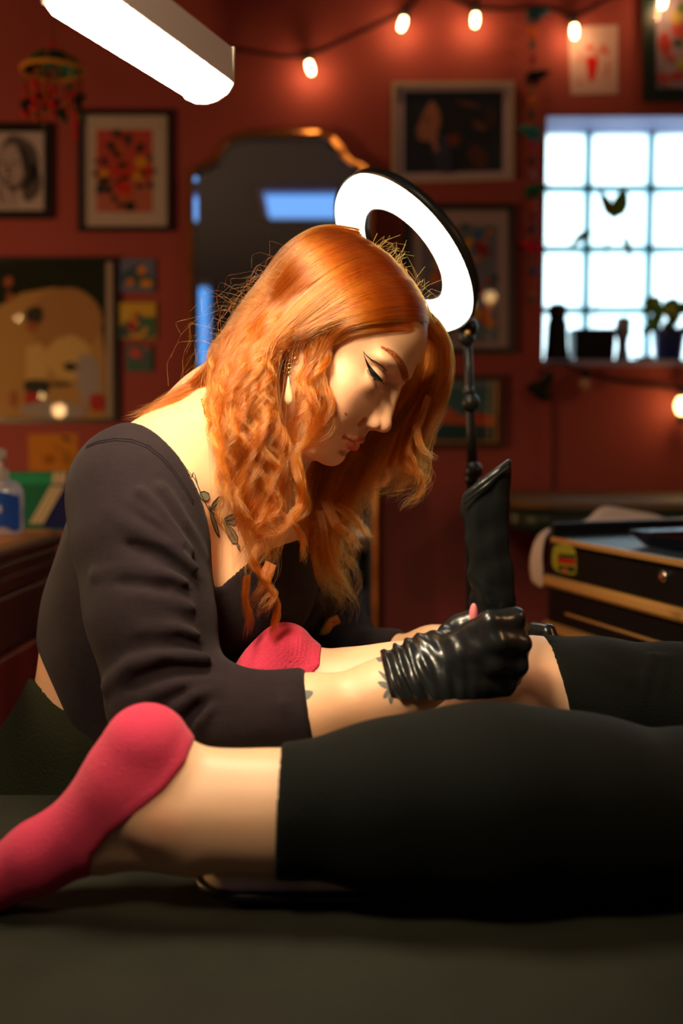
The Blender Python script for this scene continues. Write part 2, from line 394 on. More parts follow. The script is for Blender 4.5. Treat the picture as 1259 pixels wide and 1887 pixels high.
# floral print
e = frame('framed_floral_print', 143, 203, 317, 427, 9, M['black'], 'black framed floral print on red ground in wide white mat, below the mobile', 1, M['mat'])
patch('print_ground', [(178, 239), (281, 239), (281, 391), (178, 391)], .0068, .0005, fm('print_red', (.48, .055, .035)), e)
patch('print_ground', [(178, 330), (281, 330), (281, 391), (178, 391)], .0073, .0003, fm('print_pink', (.45, .13, .09)), e)
r = random.Random(5)
FC = {'k': (.012, .022, .012), 'y': (.62, .30, .02), 'r': (.55, .03, .015), 'o': (.5, .12, .02), 'dk': (.10, .02, .01)}
for (x, y, rx, ry, c, ro) in [(213, 245, 9, 7, 'k', -.6), (237, 258, 6, 12, 'k', .1), (226, 252, 12, 4, 'dk', .2), (204, 268, 9, 8, 'k', .5), (257, 273, 11, 7, 'k', -.9), (222, 275, 14, 5, 'o', .9), (193, 297, 6, 10, 'k', -.2), (178, 298, 4, 5, 'k', 0), (215, 283, 12, 7, 'dk', .8), (226, 304, 9, 6, 'k', -.3), (260, 299, 11, 11, 'y', .2), (276, 292, 4, 7, 'k', 0), (273, 309, 8, 7, 'r', 0), (190, 319, 11, 7, 'y', .1), (176, 319, 6, 6, 'k', 0), (213, 318, 7, 13, 'r', -.2), (235, 316, 12, 5, 'r', 0), (253, 325, 10, 9, 'y', .3), (264, 320, 6, 5, 'k', .5), (283, 316, 5, 4, 'k', -.5), (192, 333, 11, 7, 'k', 0), (230, 328, 11, 4, 'k', -.15), (215, 336, 6, 4, 'k', -.5), (184, 348, 8, 9, 'k', .3), (200, 350, 7, 9, 'k', -.3), (225, 345, 16, 12, 'r', -.2), (258, 343, 8, 5, 'k', .1), (277, 341, 7, 5, 'k', .4), (226, 362, 12, 8, 'o', .4), (211, 366, 6, 6, 'k', 0), (222, 378, 6, 5, 'k', 0), (241, 380, 10, 10, 'k', .4), (250, 312, 6, 4, 'o', .4), (236, 354, 9, 4, 'r', -.6)]:
    patch('flower' if c in 'yro' else 'leaf', blob(x, y, rx, ry, 7, .18, int(x*y), ro), .0078+r.random()*.002, .0004, fm('f_'+c, FC[c]), e, True)
# big poster: a plain stand-in in the same colours
e = frame('framed_poster', -70, 474, 217, 779, 7, M['black'], 'large black framed poster of pale beige rounded shapes on near black, left wall area', 1, fm('poster_dark', (.015, .022, .012)))
patch('print_panel', [(196, 483), (207, 483), (207, 771), (196, 771)], .0066, .0006, fm('poster_edge', (.42, .33, .25)), e)
PC = {'b': (.46, .28, .09), 'b2': (.38, .21, .08), 'c': (.60, .42, .15), 'g': (.36, .32, .30), 'd': (.04, .045, .03), 'r': (.42, .04, .025), 'm': (.36, .12, .05)}
for k, (pts, c) in enumerate([([(-60, 620), (-20, 575), (40, 540), (100, 530), (150, 545), (185, 590), (196, 660), (196, 771), (-60, 771)], 'b'), (blob(120, 590, 66, 60, 10, .05, 2), 'b2'), (blob(105, 700, 75, 60, 10, .08, 9), 'b'), (blob(20, 690, 48, 80, 10, .08, 4), 'b'), (blob(125, 660, 45, 42, 9, .1, 12), 'c'), ([(48, 640), (75, 632), (90, 660), (86, 700), (48, 702)], 'c'), ([(143, 660), (178, 664), (182, 740), (150, 738)], 'g'), ([(47, 702), (88, 702), (86, 724), (50, 724)], 'd'), (blob(60, 737, 13, 17, 8, .2, 5), 'r'), (blob(178, 742, 16, 17, 8, .2, 6), 'r'), (blob(25, 735, 8, 16, 8, .1, 8), 'm'), (blob(130, 676, 13, 8, 8, .1, 10), 'd'), (blob(110, 708, 24, 4, 8, .2, 11), 'd'), (blob(62, 580, 17, 17, 9, .15, 13), 'd'), (blob(58, 602, 11, 9, 8, .1, 14), 'm'), (blob(15, 520, 8, 10, 8, .2, 15), 'm'), (blob(18, 547, 6, 9, 8, .2, 16), 'm'), (blob(100, 755, 60, 16, 9, .1, 17), 'g')]):
    pts = [(min(x, 194), min(y, 771)) for x, y in pts]
    patch('print_shape', pts, .0068+.0003*k, .0002, fm('p_'+c, PC[c]), e, c != 'c' and k > 0)
# three small tiles
for (x0, y0, x1, y1, nm, lab, base, sh) in [
    (221, 478, 286, 538, 'floral_tile', 'square blue tile with orange flowers, topmost of the three tiles beside poster', (.12, .14, .24), [(blob(240, 512, 17, 15, 9, .2, 1), (.02, .07, .08)), (blob(268, 520, 16, 14, 9, .2, 2), (.03, .09, .07)), (blob(254, 500, 16, 12, 9, .2, 6), (.03, .07, .10)), (blob(261, 498, 8, 8, 8, .1, 3), (.65, .22, .01)), (blob(240, 520, 7, 7, 8, .1, 4), (.60, .17, .01)), (blob(270, 522, 11, 7, 8, .1, 5), (.62, .24, .01))]),
    (218, 558, 288, 624, 'fruit_tile', 'square yellow and green tile with fruit, middle of the three tiles beside poster', (.55, .36, .03), [([(219, 600), (245, 585), (287, 583), (287, 623), (219, 623)], (.03, .12, .07)), (blob(248, 590, 9, 18, 8, .1, 1), (.50, .22, .02)), (blob(243, 602, 9, 9, 8, .1, 2), (.32, .01, .01)), ([(238, 608), (250, 618), (264, 610), (270, 598), (272, 612), (258, 624), (244, 622)], (.65, .32, .02)), (blob(256, 584, 5, 7, 8, .1, 3), (.04, .02, .07)), (blob(228, 612, 7, 9, 8, .1, 7), (.02, .05, .08))]),
    (233, 636, 281, 684, 'flower_tile', 'small teal tile with a red flower, lowest of the three tiles beside poster', (.035, .11, .11), [(blob(257, 675, 22, 9, 9, .1, 1), (.02, .12, .04)), (blob(249, 651, 10, 9, 8, .15, 2), (.50, .05, .03)), (blob(271, 640, 7, 6, 8, .15, 3), (.35, .06, .02)), (blob(262, 664, 6, 9, 8, .15, 4), (.13, .05, .10))])]:
    e = empty(nm, wp((x0+x1)/2, y1), lab, 'tile')
    A, B = wp(x0, y0, .001), wp(x1, y1, .012); MB().box(A, B, .002).build('tile_body', mat(nm, base, .35), e)
    for k, (pts, c) in enumerate(sh):
        pts = [(min(max(x, x0+2), x1-2), min(max(y, y0+2), y1-2)) for x, y in pts]
        patch('motif', pts, .012+.0003*k, .0004, mat(nm+'_motif', c, .4), e, k > 0 and len(pts) > 7)
e = empty('orange_card', wp(97, 868), 'orange brown card with faint drawing pinned above the folders', 'card')
patch('sheet', [(52, 801), (143, 799), (145, 869), (54, 869)], .001, .002, fm('card_orange', (.50, .20, .025)), e)
for k, (b, c) in enumerate([(blob(122, 809, 9, 4, 8, .3, 2, .3), (.06, .05, .01)), (blob(112, 828, 18, 3, 8, .3, 3, .6), (.28, .12, .01)), (blob(90, 848, 14, 8, 8, .3, 4, 0), (.30, .10, .01)), (blob(125, 845, 10, 12, 8, .3, 5), (.33, .14, .02))]): patch('ink_mark', b, .0032+k*.0002, .0003, fm('ink%d' % k, c), e, True)
# white framed profile portrait
e = frame('framed_profile_print', 722, 150, 948, 338, 8, fm('cream_frame', (.42, .34, .26), .5), 'cream framed dark blue print of a face in profile, right of mirror', 1, fm('mat_violet', (.46, .38, .46)), skew=(-1, -6))
patch('print_ground', [(745, 169), (927, 168), (926, 315), (745, 319)], .0068, .0005, fm('deep_blue', (.008, .016, .032)), e)
for k, (pts, c, s) in enumerate([([(790, 190), (798, 186), (808, 200), (812, 222), (808, 240), (806, 262), (812, 280), (802, 283), (794, 262), (775, 259), (768, 252), (771, 246), (767, 240), (774, 224), (778, 212)], (.30, .13, .08), 1),
     ([(800, 186), (820, 190), (850, 186), (890, 205), (905, 240), (895, 290), (850, 315), (820, 314), (812, 260), (818, 220)], (.006, .009, .014), 1), ([(812, 250), (826, 255), (830, 314), (806, 314), (800, 285), (810, 275)], (.02, .032, .07), 1), (blob(836, 258, 13, 11, 9, .1, 3), (.14, .022, .008), 1), (blob(862, 192, 26, 5, 8, .2, 4, .25), (.09, .035, .015), 1), (blob(885, 232, 13, 7, 8, .2, 5, .5), (.11, .05, .02), 1), (blob(880, 290, 16, 24, 9, .15, 6, -.3), (.075, .018, .008), 1), (blob(905, 215, 12, 22, 9, .15, 7), (.04, .016, .01), 1), (blob(765, 290, 17, 22, 9, .15, 8), (.010, .018, .04), 1), (blob(786, 219, 4, 3, 7, .1, 9), (.02, .01, .01), 1), (blob(771, 250, 4, 2.4, 7, .1, 10), (.22, .05, .04), 1)]):
    patch('print_shape', pts, .0074+.0002*k, .0003, mat('portrait_ink', c, .6), e, bool(s))
# colourful print behind the ring light
e = frame('framed_colourful_print', 744, 376, 949, 652, 11, fm('green_black', (.008, .016, .013), .35), 'black framed print crowded with bright coloured figures, behind the ring light', 1, fm('mat_rose', (.40, .31, .32)), skew=(0, 0))
r = random.Random(11); cols = [(.05, .16, .30), (.04, .10, .20), (.55, .32, .02), (.42, .05, .03), (.05, .20, .18), (.35, .10, .16), (.55, .16, .03), (.14, .12, .26), (.03, .13, .08), (.34, .30, .36)]
patch('print_ground', [(776, 415), (917, 415), (916, 631), (776, 631)], .0068, .0005, fm('pale_blue_ink', (.16, .17, .24)), e)
S_ = []
for i in range(78): S_.append((r.uniform(784, 909), r.uniform(422, 624), r.uniform(5, 13), r.uniform(4, 11), r.choice(cols)))
S_ += [(884, 434, 10, 10, (.02, .16, .34)), (859, 462, 13, 8, (.62, .38, .01)), (824, 462, 9, 10, (.62, .38, .01)), (840, 432, 14, 7, (.45, .12, .06)), (858, 418, 8, 6, (.03, .14, .08)), (845, 488, 14, 9, (.45, .05, .05)), (888, 458, 10, 20, (.26, .03, .04)), (875, 538, 18, 12, (.42, .06, .08)), (898, 590, 20, 9, (.60, .14, .01)), (880, 580, 14, 7, (.58, .30, .01)), (911, 513, 6, 8, (.01, .10, .16)), (880, 608, 14, 10, (.10, .24, .24)), (905, 612, 10, 9, (.10, .24, .24)), (835, 600, 16, 14, (.10, .26, .16))]
for i, (x, y, rx, ry, c) in enumerate(S_):
    c8 = tuple(round(v, 2) for v in c); patch('print_shape', blob(x, y, rx, ry, 7, .25, i, r.uniform(0, 3)), .0074+i*.00003, .0003, fm('ink_%s' % (c8,), c), e, True)
# gold framed landscape
e = frame('framed_landscape', 700, 692, 929, 828, 11, fm('dark_walnut', (.05, .018, .008), .4), 'gold and dark framed landscape of orange land and teal water, below the colourful print', 0, fm('teal_ink', (.05, .15, .17)), skew=(-2, -2))
for q in ([(711, 812), (918, 812), (918, 821), (711, 821)], [(912, 703), (918, 703), (918, 812), (912, 812)]): patch('gilt_edge', q, .010, .010, M['goldf'], e)
for k, (pts, c) in enumerate([([(711, 770), (770, 755), (800, 745), (830, 752), (850, 768), (880, 760), (912, 768), (912, 785), (860, 782), (800, 780), (711, 795)], (.50, .10, .035)), ([(711, 790), (790, 783), (850, 782), (912, 786), (912, 812), (711, 812)], (.02, .06, .07)), (blob(812, 758, 18, 7, 8, .2, 3), (.55, .18, .08)), (blob(885, 768, 22, 6, 8, .2, 4), (.45, .05, .02)), (blob(790, 806, 18, 7, 8, .2, 5), (.20, .09, .05)), ([(711, 703), (912, 703), (912, 712), (711, 716)], (.16, .24, .25))]): patch('print_shape', pts, .0062+k*.0003, .0003, mat('land_ink', c, .6), e)
# red ink print on paper
e = empty('red_ink_print', wp(1095, 175), 'small white paper with red ink figure, pinned above the window', 'print')
patch('sheet', [(1048, 50), (1139, 46), (1139, 173), (1052, 175)], .001, .001, fm('paper_pink', (.52, .36, .34)), e)
for k, (pts, c) in enumerate([([(1080, 108), (1090, 104), (1102, 110), (1100, 128), (1094, 148), (1086, 149), (1083, 130)], (.50, .012, .01)), (blob(1087, 88, 8, 5, 8, .2, 1), (.50, .07, .05)), (blob(1114, 92, 5, 12, 8, .2, 2, -.4), (.5, .10, .08)), (blob(1068, 152, 6, 4, 8, .2, 3), (.50, .2, .18)), (blob(1118, 130, 5, 16, 8, .2, 4, .1), (.50, .22, .2)), (blob(1070, 105, 4, 14, 8, .2, 5, .2), (.5, .25, .22)), (blob(1100, 98, 4, 8, 8, .2, 6, .9), (.5, .15, .12))]): patch('ink_mark', pts, .0022+k*.0002, .0002, mat('red_ink', c, .7), e, True)
# picture at the upper right corner
e = frame('framed_red_print', 1185, -90, 1345, 187, 25, fm('deep_green', (.008, .022, .020), .4), 'dark green framed red and yellow print in the upper right corner', 0, fm('lilac_paper', (.36, .28, .36)), skew=(0, 2))
for k, (x, y, rx, ry, c) in enumerate([(1225, 80, 12, 20, (.45, .05, .03)), (1245, 55, 8, 14, (.45, .06, .04)), (1222, 145, 10, 13, (.5, .09, .06)), (1248, 140, 14, 9, (.5, .05, .03)), (1255, 120, 12, 8, (.45, .40, .04)), (1250, 78, 8, 7, (.02, .10, .06)), (1246, 32, 12, 11, (.40, .30, .06)), (1225, 40, 9, 12, (.30, .25, .30)), (1255, 15, 10, 10, (.12, .16, .04)), (1236, 106, 12, 6, (.5, .1, .07)), (1270, 60, 16, 22, (.40, .06, .04)), (1290, 110, 20, 26, (.46, .08, .05)), (1280, 150, 20, 10, (.4, .3, .03))]): patch('print_shape', blob(x, y, rx, ry, 8, .22, k), .0062+k*.0002, .0003, mat('corner_ink', c, .7), e, True)
# ---------------------------------------------------------------- arched mirror
mi = empty('arched_mirror', (wp(517, 1215)[0], WY-.03, 0), 'tall scalloped arch mirror in gilt wood frame behind the artist', 'mirror')
MO = [(345, 1900), (345, 600), (344, 335), (347, 318), (360, 303), (378, 298), (392, 290), (400, 272), (415, 254), (440, 244), (470, 240), (590, 240), (615, 250), (632, 268), (640, 285), (655, 296), (672, 303), (684, 318), (690, 340), (693, 600), (699, 900), (699, 1900)]
cen = np.array([520, 600.])
def inset(L, d):
    out = []; m = len(L)
    for i in range(m):
        a = np.array(L[i-1] if i else (L[0][0], L[0][1]+50), float); b = np.array(L[i+1] if i < m-1 else (L[-1][0], L[-1][1]+50), float); t = (b-a); t /= np.linalg.norm(t); nn = np.array([-t[1], t[0]])
        out.append(tuple(np.array(L[i])+nn*d))
    return out
MO = [tuple(q) for q in MO]
rings = [(0, .004), (0, .035), (5, .042), (11, .036), (13, .0205), (21, .018)]
V = []; m = len(MO)
Lr = []
TLT = math.tan(math.radians(4)); PLZ = wp(517, 240)[2]
def mp_(px, py, off):
    d = ray(px, py); # plane y = WY-.015-(PLZ-z)*TLT-off
    t = (WY-.015-off-(PLZ-CAM_H)*TLT)/(d[1]-d[2]*TLT); q = np.array([0, 0, CAM_H])+d*t
    if q[2] < .02: q = np.array([q[0], WY-.015-(PLZ-.02)*TLT-off, .02])
    return q
for d_, off in rings:
    Q = inset(MO, d_); Q[0] = (Q[0][0], 1900); Q[-1] = (Q[-1][0], 1900)
    pts = []
    for x, y in Q:
        pts.append(mp_(x, y, off))
    Lr.append(pts)
def strip(A, B): return A+B, [(i, i+1, len(A)+i+1, len(A)+i) for i in range(len(A)-1)]
fr = MB()
for a, b in ((0, 1), (1, 2), (2, 3), (3, 4)): fr.add(*strip(Lr[a], Lr[b]))
fr.build('mirror_frame', M['goldf'], mi)
bv = MB().add(*strip(Lr[4], Lr[5])); bv.build('bevelled_edge', M['mirror'], mi)
g = [q for q in Lr[5]]; MB().add(g, [tuple(range(len(g)))]).build('mirror_glass', M['mirror'], mi)
bk = [q for q in Lr[0]]; MB().add(bk, [tuple(range(len(bk)))]).build('back_board', M['blackm'], mi)
# ---------------------------------------------------------------- string lights and cords on the wall
cordm = M['blackm']; bulbm = mat('bulb_lit', (1, .8, .5), .3, emit=(1, .66, .28), estr=22); 
st1 = empty('string_light_cord', wp(740, 20, .04), 'dark cord of the string lights draped along the top of the back wall', 'cord')
MB().tube([wp(x, y, .008 if x < 1140 else .032) for x, y in [(300, 60), (360, 78), (420, 88), (470, 96), (520, 105), (560, 104), (600, 90), (650, 66), (700, 44), (735, 27), (760, 8), (780, -15), (830, -5), (850, 6), (876, 16), (930, 18), (985, 14), (1030, 20), (1056, 34), (1085, 20), (1110, 4), (1150, -12), (1200, -10), (1224, -6), (1300, -25)]], .0042, 6).build('cord', cordm, st1)
for i, (x, y, lab) in enumerate([(572, 125, 'lit clear bulb on the string left of the dark face print'), (742, 44, 'lit clear bulb above the left corner of the cream framed print'), (876, 37, 'lit clear bulb above the right half of the cream framed print'), (1059, 58, 'brightest lit bulb at the corner of the red ink print'), (1222, 2, 'lit clear bulb over the upper right framed print')]):
    e = empty('string_bulb', wp(x, y, .045), lab, 'bulb', 'string light bulbs'); c = wp(x, y, .045); s = .0135
    tl = Matrix.Rotation((-.25, .30, .05, -.05, .1)[i], 3, 'Y')
    MB().lathe([(0, -.021), (.006, -.019), (.0095, -.010), (.0105, .0), (.009, .012), (.008, .020)], 14, c, tl).build('glass_bulb', bulbm, e, True)
    MB().lathe([(.009, .018), (.0125, .020), (.0125, .045), (.008, .052)], 12, c, tl).build('socket', cordm, e, True)
    bulb_light('bulb_glow', (c[0], c[1]-.03, c[2]-.01), .50, .015, (1, .48, .20))
st2 = empty('lower_light_cord', wp(1100, 690, .03), 'dark cord of bulbs drooping below the window sill', 'cord')
MB().tube([wp(x, y, .02) for x, y in [(1008, 672), (1035, 668), (1075, 686), (1120, 698), (1180, 704), (1230, 712), (1275, 712), (1330, 700)]], .004, 6).build('cord', cordm, st2)
MB().tube([wp(x, y, .015) for x, y in [(1120, 700), (1180, 712), (1255, 718), (1300, 712)]], .003, 6).build('cord', cordm, st2)
e = empty('string_bulb', wp(1078, 706, .035), 'unlit bulb on the cord under the window', 'bulb', 'string light bulbs'); c = wp(1078, 704, .035)
MB().lathe([(0, -.026), (.010, -.022), (.0155, -.010), (.0155, .0), (.010, .012)], 14, c).build('glass_bulb', mat('bulb_unlit', (.7, .55, .35), .08, trans=.6), e, True)
MB().lathe([(.009, .010), (.0125, .012), (.0125, .034), (.008, .042)], 12, c).build('socket', cordm, e, True)
e = empty('string_bulb', wp(1256, 745, .035), 'lit bulb at the right edge below the window', 'bulb', 'string light bulbs'); c = wp(1257, 745, .05)
MB().lathe([(0, -.034), (.012, -.03), (.020, -.014), (.021, .0), (.015, .016), (.01, .024)], 14, c).build('glass_bulb', mat('bulb_warm', (1, .8, .5), .3, emit=(1, .62, .22), estr=9), e, True)
MB().lathe([(.01, .02), (.014, .024), (.014, .052), (.008, .06)], 12, c).build('socket', cordm, e, True)
MB().lathe([(.006, -.062), (.014, -.056), (.014, -.040), (.006, -.034)], 12, c).build('tip', cordm, e, True)
bulb_light('bulb_glow', (c[0], c[1]-.035, c[2]), .55, .02, (1, .50, .16))
# clip lamp and its cord below the window corner
e = empty('clip_lamp', wp(1000, 712, .05), 'small black clip lamp on the wall under the window corner', 'lamp')
c = wp(1000, 712, .05); R_ = Matrix.Rotation(math.radians(38), 3, 'Y')
MB().lathe([(0, .050), (.012, .048), (.016, .018), (.038, -.018), (.040, -.034), (.034, -.034), (.014, .0), (0, .0)], 18, c, R_).build('lamp_shade', M['blackm'], e, True)
MB().tube([c+np.array([.018, 0, .03]), c+np.array([.010, .02, .05]), c+np.array([-.005, .045, .045])], .005, 8).build('bracket', M['blackm'], e)
MB().tube([wp(1014, 722, .03), wp(1019, 740, .012), wp(1021, 800, .01), wp(1020, 860, .01), wp(1019, 930, .01), wp(1015, 1030, .01)], .0032, 6).build('cord', M['blackm'], e)
# ---------------------------------------------------------------- garland of felt elephants and beads
ga = empty('elephant_garland', wp(983, 555, .04), 'hanging garland of coloured felt elephants and beads, left of the window', 'garland')
MB().tube([wp(979, -60, .03), wp(981, 100, .03), wp(983, 300, .03), wp(983, 560, .03)], .0012, 5).build('cord', M['blackm'], ga)
def elephant(cx, cy, s, c, face, parent):
    m = mat('felt', c, .95, bump=.5, bscale=200); b = MB(); o = wp(cx, cy, .035); k = s*WY/FPX
    q = lambda x, y, z=0: o+np.array([x*k*face, z, y*k])
    b.ball(q(-2, 2), (15*k, .018, 10*k)); b.ball(q(14, 5), (8.5*k, .015, 8*k))
    b.tube([q(19, 6), q(24, 9), q(29, 11)], [4*k, 3*k, 1.8*k], 8)
    for x in (-11, 4): 
        for z in (-.008, .008): b.tube([q(x, 0, z), q(x-1, -14, z)], [4.6*k, 3.8*k], 8)
    b.ball(q(9, 5, -.017), (5*k, .004, 6*k)); b.tube([q(-16, 5), q(-19, -3)], [1.2*k, .8*k], 6)
    return b.build('felt_elephant', m, parent, True)
for x, y, s, c, f in [(988, 27, .95, (.010, .05, .075), 1), (986, 142, .95, (.012, .012, .012), 1), (980, 244, .92, (.02, .17, .17), -1), (985, 352, .95, (.010, .09, .04), 1), (983, 456, .85, (.42, .015, .03), -1)]: elephant(x, y, s, c, f, ga)
for x, y, rr, c in [(982, 58, 8, (.42, .09, .01)), (982, 82, 6, (.01, .07, .07)), (983, 108, 6, (.20, .02, .015)), (982, 166, 5, (.25, .15, .07)), (982, 187, 8, (.38, .10, .01)), (980, 211, 7, (.015, .04, .02)), (981, 268, 6.5, (.32, .015, .04)), (980, 296, 7, (.06, .02, .015)), (982, 322, 6.5, (.18, .13, .12)), (983, 378, 7.5, (.40, .05, .01)), (984, 399, 6, (.12, .015, .03)), (981, 422, 7, (.008, .03, .04)), (980, 472, 6, (.10, .07, .01)), (983, 499, 7.5, (.02, .05, .14)), (982, 523, 6, (.32, .05, .02)), (982, 541, 5, (.35, .15, .02)), (981, 552, 5.5, (.07, .08, .015))]:
    MB().ball(wp(x, y, .03), rr*WY/FPX, 12, 8).build('bead', mat('bead', c, .5), ga, True)
# ---------------------------------------------------------------- hanging mobile, upper left
HY = .55; mo = empty('umbrella_mobile', wp(98, 240, HY), 'hanging mobile with green and gold domed top and red beads, upper left', 'mobile')
hp = lambda x, y, z=0: P(x, y, WY-HY)+np.array([0, z, 0])
k = (WY-HY)/FPX; ctr = hp(99, 132)
for i in range(8):
    b = MB(); V = []; F = []
    a0, a1 = 2*PI*i/8+.05, 2*PI*(i+1)/8-.02
    for u in range(6):
        th = u/5*1.35; 
        for v_ in range(4):
            a = a0+(a1-a0)*v_/3; V.append(ctr+np.array([math.sin(th)*55*k*math.cos(a), math.sin(th)*55*k*math.sin(a)*.9, 40*k*math.cos(th)-6*k]))
    for u in range(5):
        for v_ in range(3): F.append((u*4+v_, u*4+v_+1, u*4+v_+5, u*4+v_+4))
    b.add(V, F); b.build('dome_panel', fm('mobile_green', (.012, .10, .06)) if i % 2 else fm('mobile_teal', (.015, .085, .075)), mo, True)
b = MB()
for i in range(8):
    a = 2*PI*i/8+.02; b.tube([ctr+np.array([math.sin(t)*56*k*math.cos(a), math.sin(t)*50*k*math.sin(a), 41*k*math.cos(t)-6*k]) for t in np.linspace(0, 1.36, 6)], 2.0*k, 5)
b.tube([ctr+np.array([55*k*math.cos(a), 50*k*math.sin(a), 2*k]) for a in np.linspace(0, 2*PI, 33)], 4.2*k, 7); b.build('gold_trim', fm('trim_gold', (.48, .20, .02)), mo, True)
MB().tube([hp(98, 92), hp(98, 60), hp(98, -60)], .0012, 5).build('cord', M['blackm'], mo)
MB().ball(hp(97, 80), 5.5*k, 12, 8).build('bead', fm('bead_red', (.45, .008, .01)), mo, True)
r = random.Random(3)
for i in range(15):
    a = 2*PI*i/15+.1; x = 99+52*math.cos(a)*(1 if i % 3 else .55); z = 48*k*math.sin(a); bot = 215+r.uniform(-14, 24)
    MB().tube([hp(x, 138, z), hp(x, bot, z)], .0013, 5).build('strand', fm('strand_gold', (.35, .16, .03)), mo)
    y = 148
    while y < bot:
        c = r.choice([(.45, .008, .01), (.45, .008, .01), (.42, .12, .02), (.02, .06, .03), (.30, .05, .01)]); rr = r.uniform(3.0, 7.2) if y > 165 else r.uniform(2, 3.4)
        MB().ball(hp(x, y, z), rr*k, 10, 7).build('bead', fm('mb%s' % (c,), c), mo, True); y += rr+r.uniform(3, 12)
for (x, y) in [(53, 198), (94, 178), (72, 188), (104, 200), (119, 214), (150, 190)]:
    b = MB(); o = hp(x, y, -.03); b.ball(o, (9*k, 7*k, 6.5*k)); b.ball(o+np.array([8*k, 0, 4*k]), (5*k, 5*k, 5*k)); b.tube([o+np.array([11*k, 0, 5*k]), o+np.array([15*k, 0, 8*k])], [2.5*k, 1.5*k], 6)
    for q in (-5, 4): b.tube([o+np.array([q*k, 0, 0]), o+np.array([q*k, 0, -10*k])], 2.6*k, 6)
    b.build('felt_elephant', fm('felt_dark', (.008, .018, .016), .95), mo, True)
# ---------------------------------------------------------------- linear ceiling lamp
LB = P(385, 162, .90); zl = LB[2]; LAMP = 135
def onz(px, py, z): d = ray(px, py); return np.array([0, 0, CAM_H])+d*((z-CAM_H)/d[2])
pa, pb, pc, pd = onz(80, 4, zl), onz(335, 166, zl), onz(424, 150, zl), None
ln = pa-pb; wv_ = pc-pb; ux = ln/np.linalg.norm(ln); wv_ = wv_-ux*(wv_@ux); uy = wv_/np.linalg.norm(wv_); W_ = np.linalg.norm(wv_); L_n = np.linalg.norm(ln)
cl = empty('linear_lamp', (*(pb+pa)[:2]/2, zl), 'bright white linear work lamp on a boom at the top left', 'lamp')
prof = [(0, 0), (.10*W_, -.007), (.3*W_, -.012), (.5*W_, -.0135), (.7*W_, -.012), (.9*W_, -.007), (W_, 0)]
MB().prism([(x, z+.0) for x, z in prof], pb-ux*.0+ux*.004, uy, (0, 0, 1), ux*(L_n-.008)).build('diffuser', mat('lamp_diffuser', (.9, .9, .88), .5, emit=(1, .83, .56), estr=LAMP), cl)
MB().prism([(-.0016, 0), (W_+.0016, 0), (W_+.001, .029), (.001, .029)], pb+ux*.001, uy, (0, 0, 1), ux*(L_n-.002)).build('housing', mat('lamp_grey', (.42, .34, .32), .5), cl)
ep = [(-.0024, .030)]+[(x*1.04-.02*W_, z-.0016) for x, z in prof]+[(W_+.0024, .030)]
for q in (pb-ux*.0016,): MB().prism(ep, q, uy, (0, 0, 1), ux*.0024).build('end_cap', mat('cap_cream', (.55, .50, .45), .4), cl)
q = pb+ux*L_n*.86+uy*W_*.5+np.array([0, 0, .028]); MB().tube([q, q+np.array([-.01, 0, .05]), q+np.array([-.30, .05, .42]), q+np.array([-.55, .1, .30])], .007, 10).build('boom_arm', M['blackm'], cl, True)
q = q+np.array([-.55, .1, .30]); MB().tube([q, (q[0], q[1], .03)], .010, 12).build('stand_pole', M['blackm'], cl, True); MB().lathe([(.15, 0), (.15, .012), (.03, .03), (0, .03)], 24, (q[0], q[1], 0)).build('stand_base', M['blackm'], cl, True)
# ---------------------------------------------------------------- warm lamps off frame that glow in the picture glass
def globe(name, loc, r, estr, power, label, col=(1, .56, .24), glow=None):
    e = empty(name, (loc[0], loc[1], 0), label, 'lamp'); c = np.array(loc); top = loc[2]
    MB().ball(c, r, 20, 14).build('lamp_shade', mat('globe', (1, .7, .4), .4, emit=(1, .58, .24), estr=estr), e, True)
    MB().lathe([(.10, 0), (.10, .015), (.02, .03), (.012, .05), (.012, loc[2]-r+.003)], 20, (loc[0], loc[1], 0)).build('pole', M['brass'], e, True)
    bulb_light('wall_wash', glow or (c[0], c[1], c[2]+r+.12), power, .08, col)  # added point light, set away from the globe to wash the wall
globe('globe_floor_lamp', (-1.417, 1.35, 1.19), .028, 22, 44, 'warm globe floor lamp standing to the left of the room', glow=(-1.75, 1.55, 1.1))
for px_, py_, lb_ in ((35, 587, 'small lit pendant bulb hanging off to the left, nearer the back'), (78, 730, 'small lit pendant bulb hanging off to the left, lower of the two')):
    c = P(px_, py_, 5.38); c = np.array([c[0], 2*3.19-5.38, c[2]])
    e = empty('pendant_bulb', c, lb_, 'bulb'); MB().ball(c, .011, 12, 8).build('glass_bulb', bulbm, e, True); MB().tube([c+np.array([0, 0, .010]), (c[0], c[1], RZ-.001)], .002, 6).build('cord', cordm, e)
globe('globe_floor_lamp', (.845, .62, 1.85), .032, 9, 9, 'warm tall globe floor lamp standing to the right of the room', glow=(1.3, .7, 1.7))
# ---------------------------------------------------------------- window sill things (resting on the ledge z = ZB)
SY = WY+.055; SZ = ZB+.002
def sp(px, py, Y=SY): return P(px, py, Y)
kx = SY/FPX
def sill(px): return np.array([sp(px, 664)[0], SY, SZ])
e = empty('black_figurine', sill(1025), 'black standing figurine at the left end of the window sill', 'figurine'); o = sill(1026)
MB().lathe([(.040, 0), (.041, .008), (.036, .05), (.034, .10), (.032, .125), (.026, .134), (.029, .145), (.033, .158), (.030, .172), (.018, .184), (0, .186)], 18, o, sy=.8).build('figure_body', M['blackm'], e, True)
MB().ball(o+np.array([.008, -.019, .158]), (.011, .006, .017)).build('figure_face', fm('figure_face', (.10, .07, .08)), e, True)
e = empty('square_planter', sill(1090), 'black square planter with a long stemmed orchid, on the sill', 'plant'); o = sill(1090)
b = MB(); V = []; hw, hb, dd = .066, .062, .045
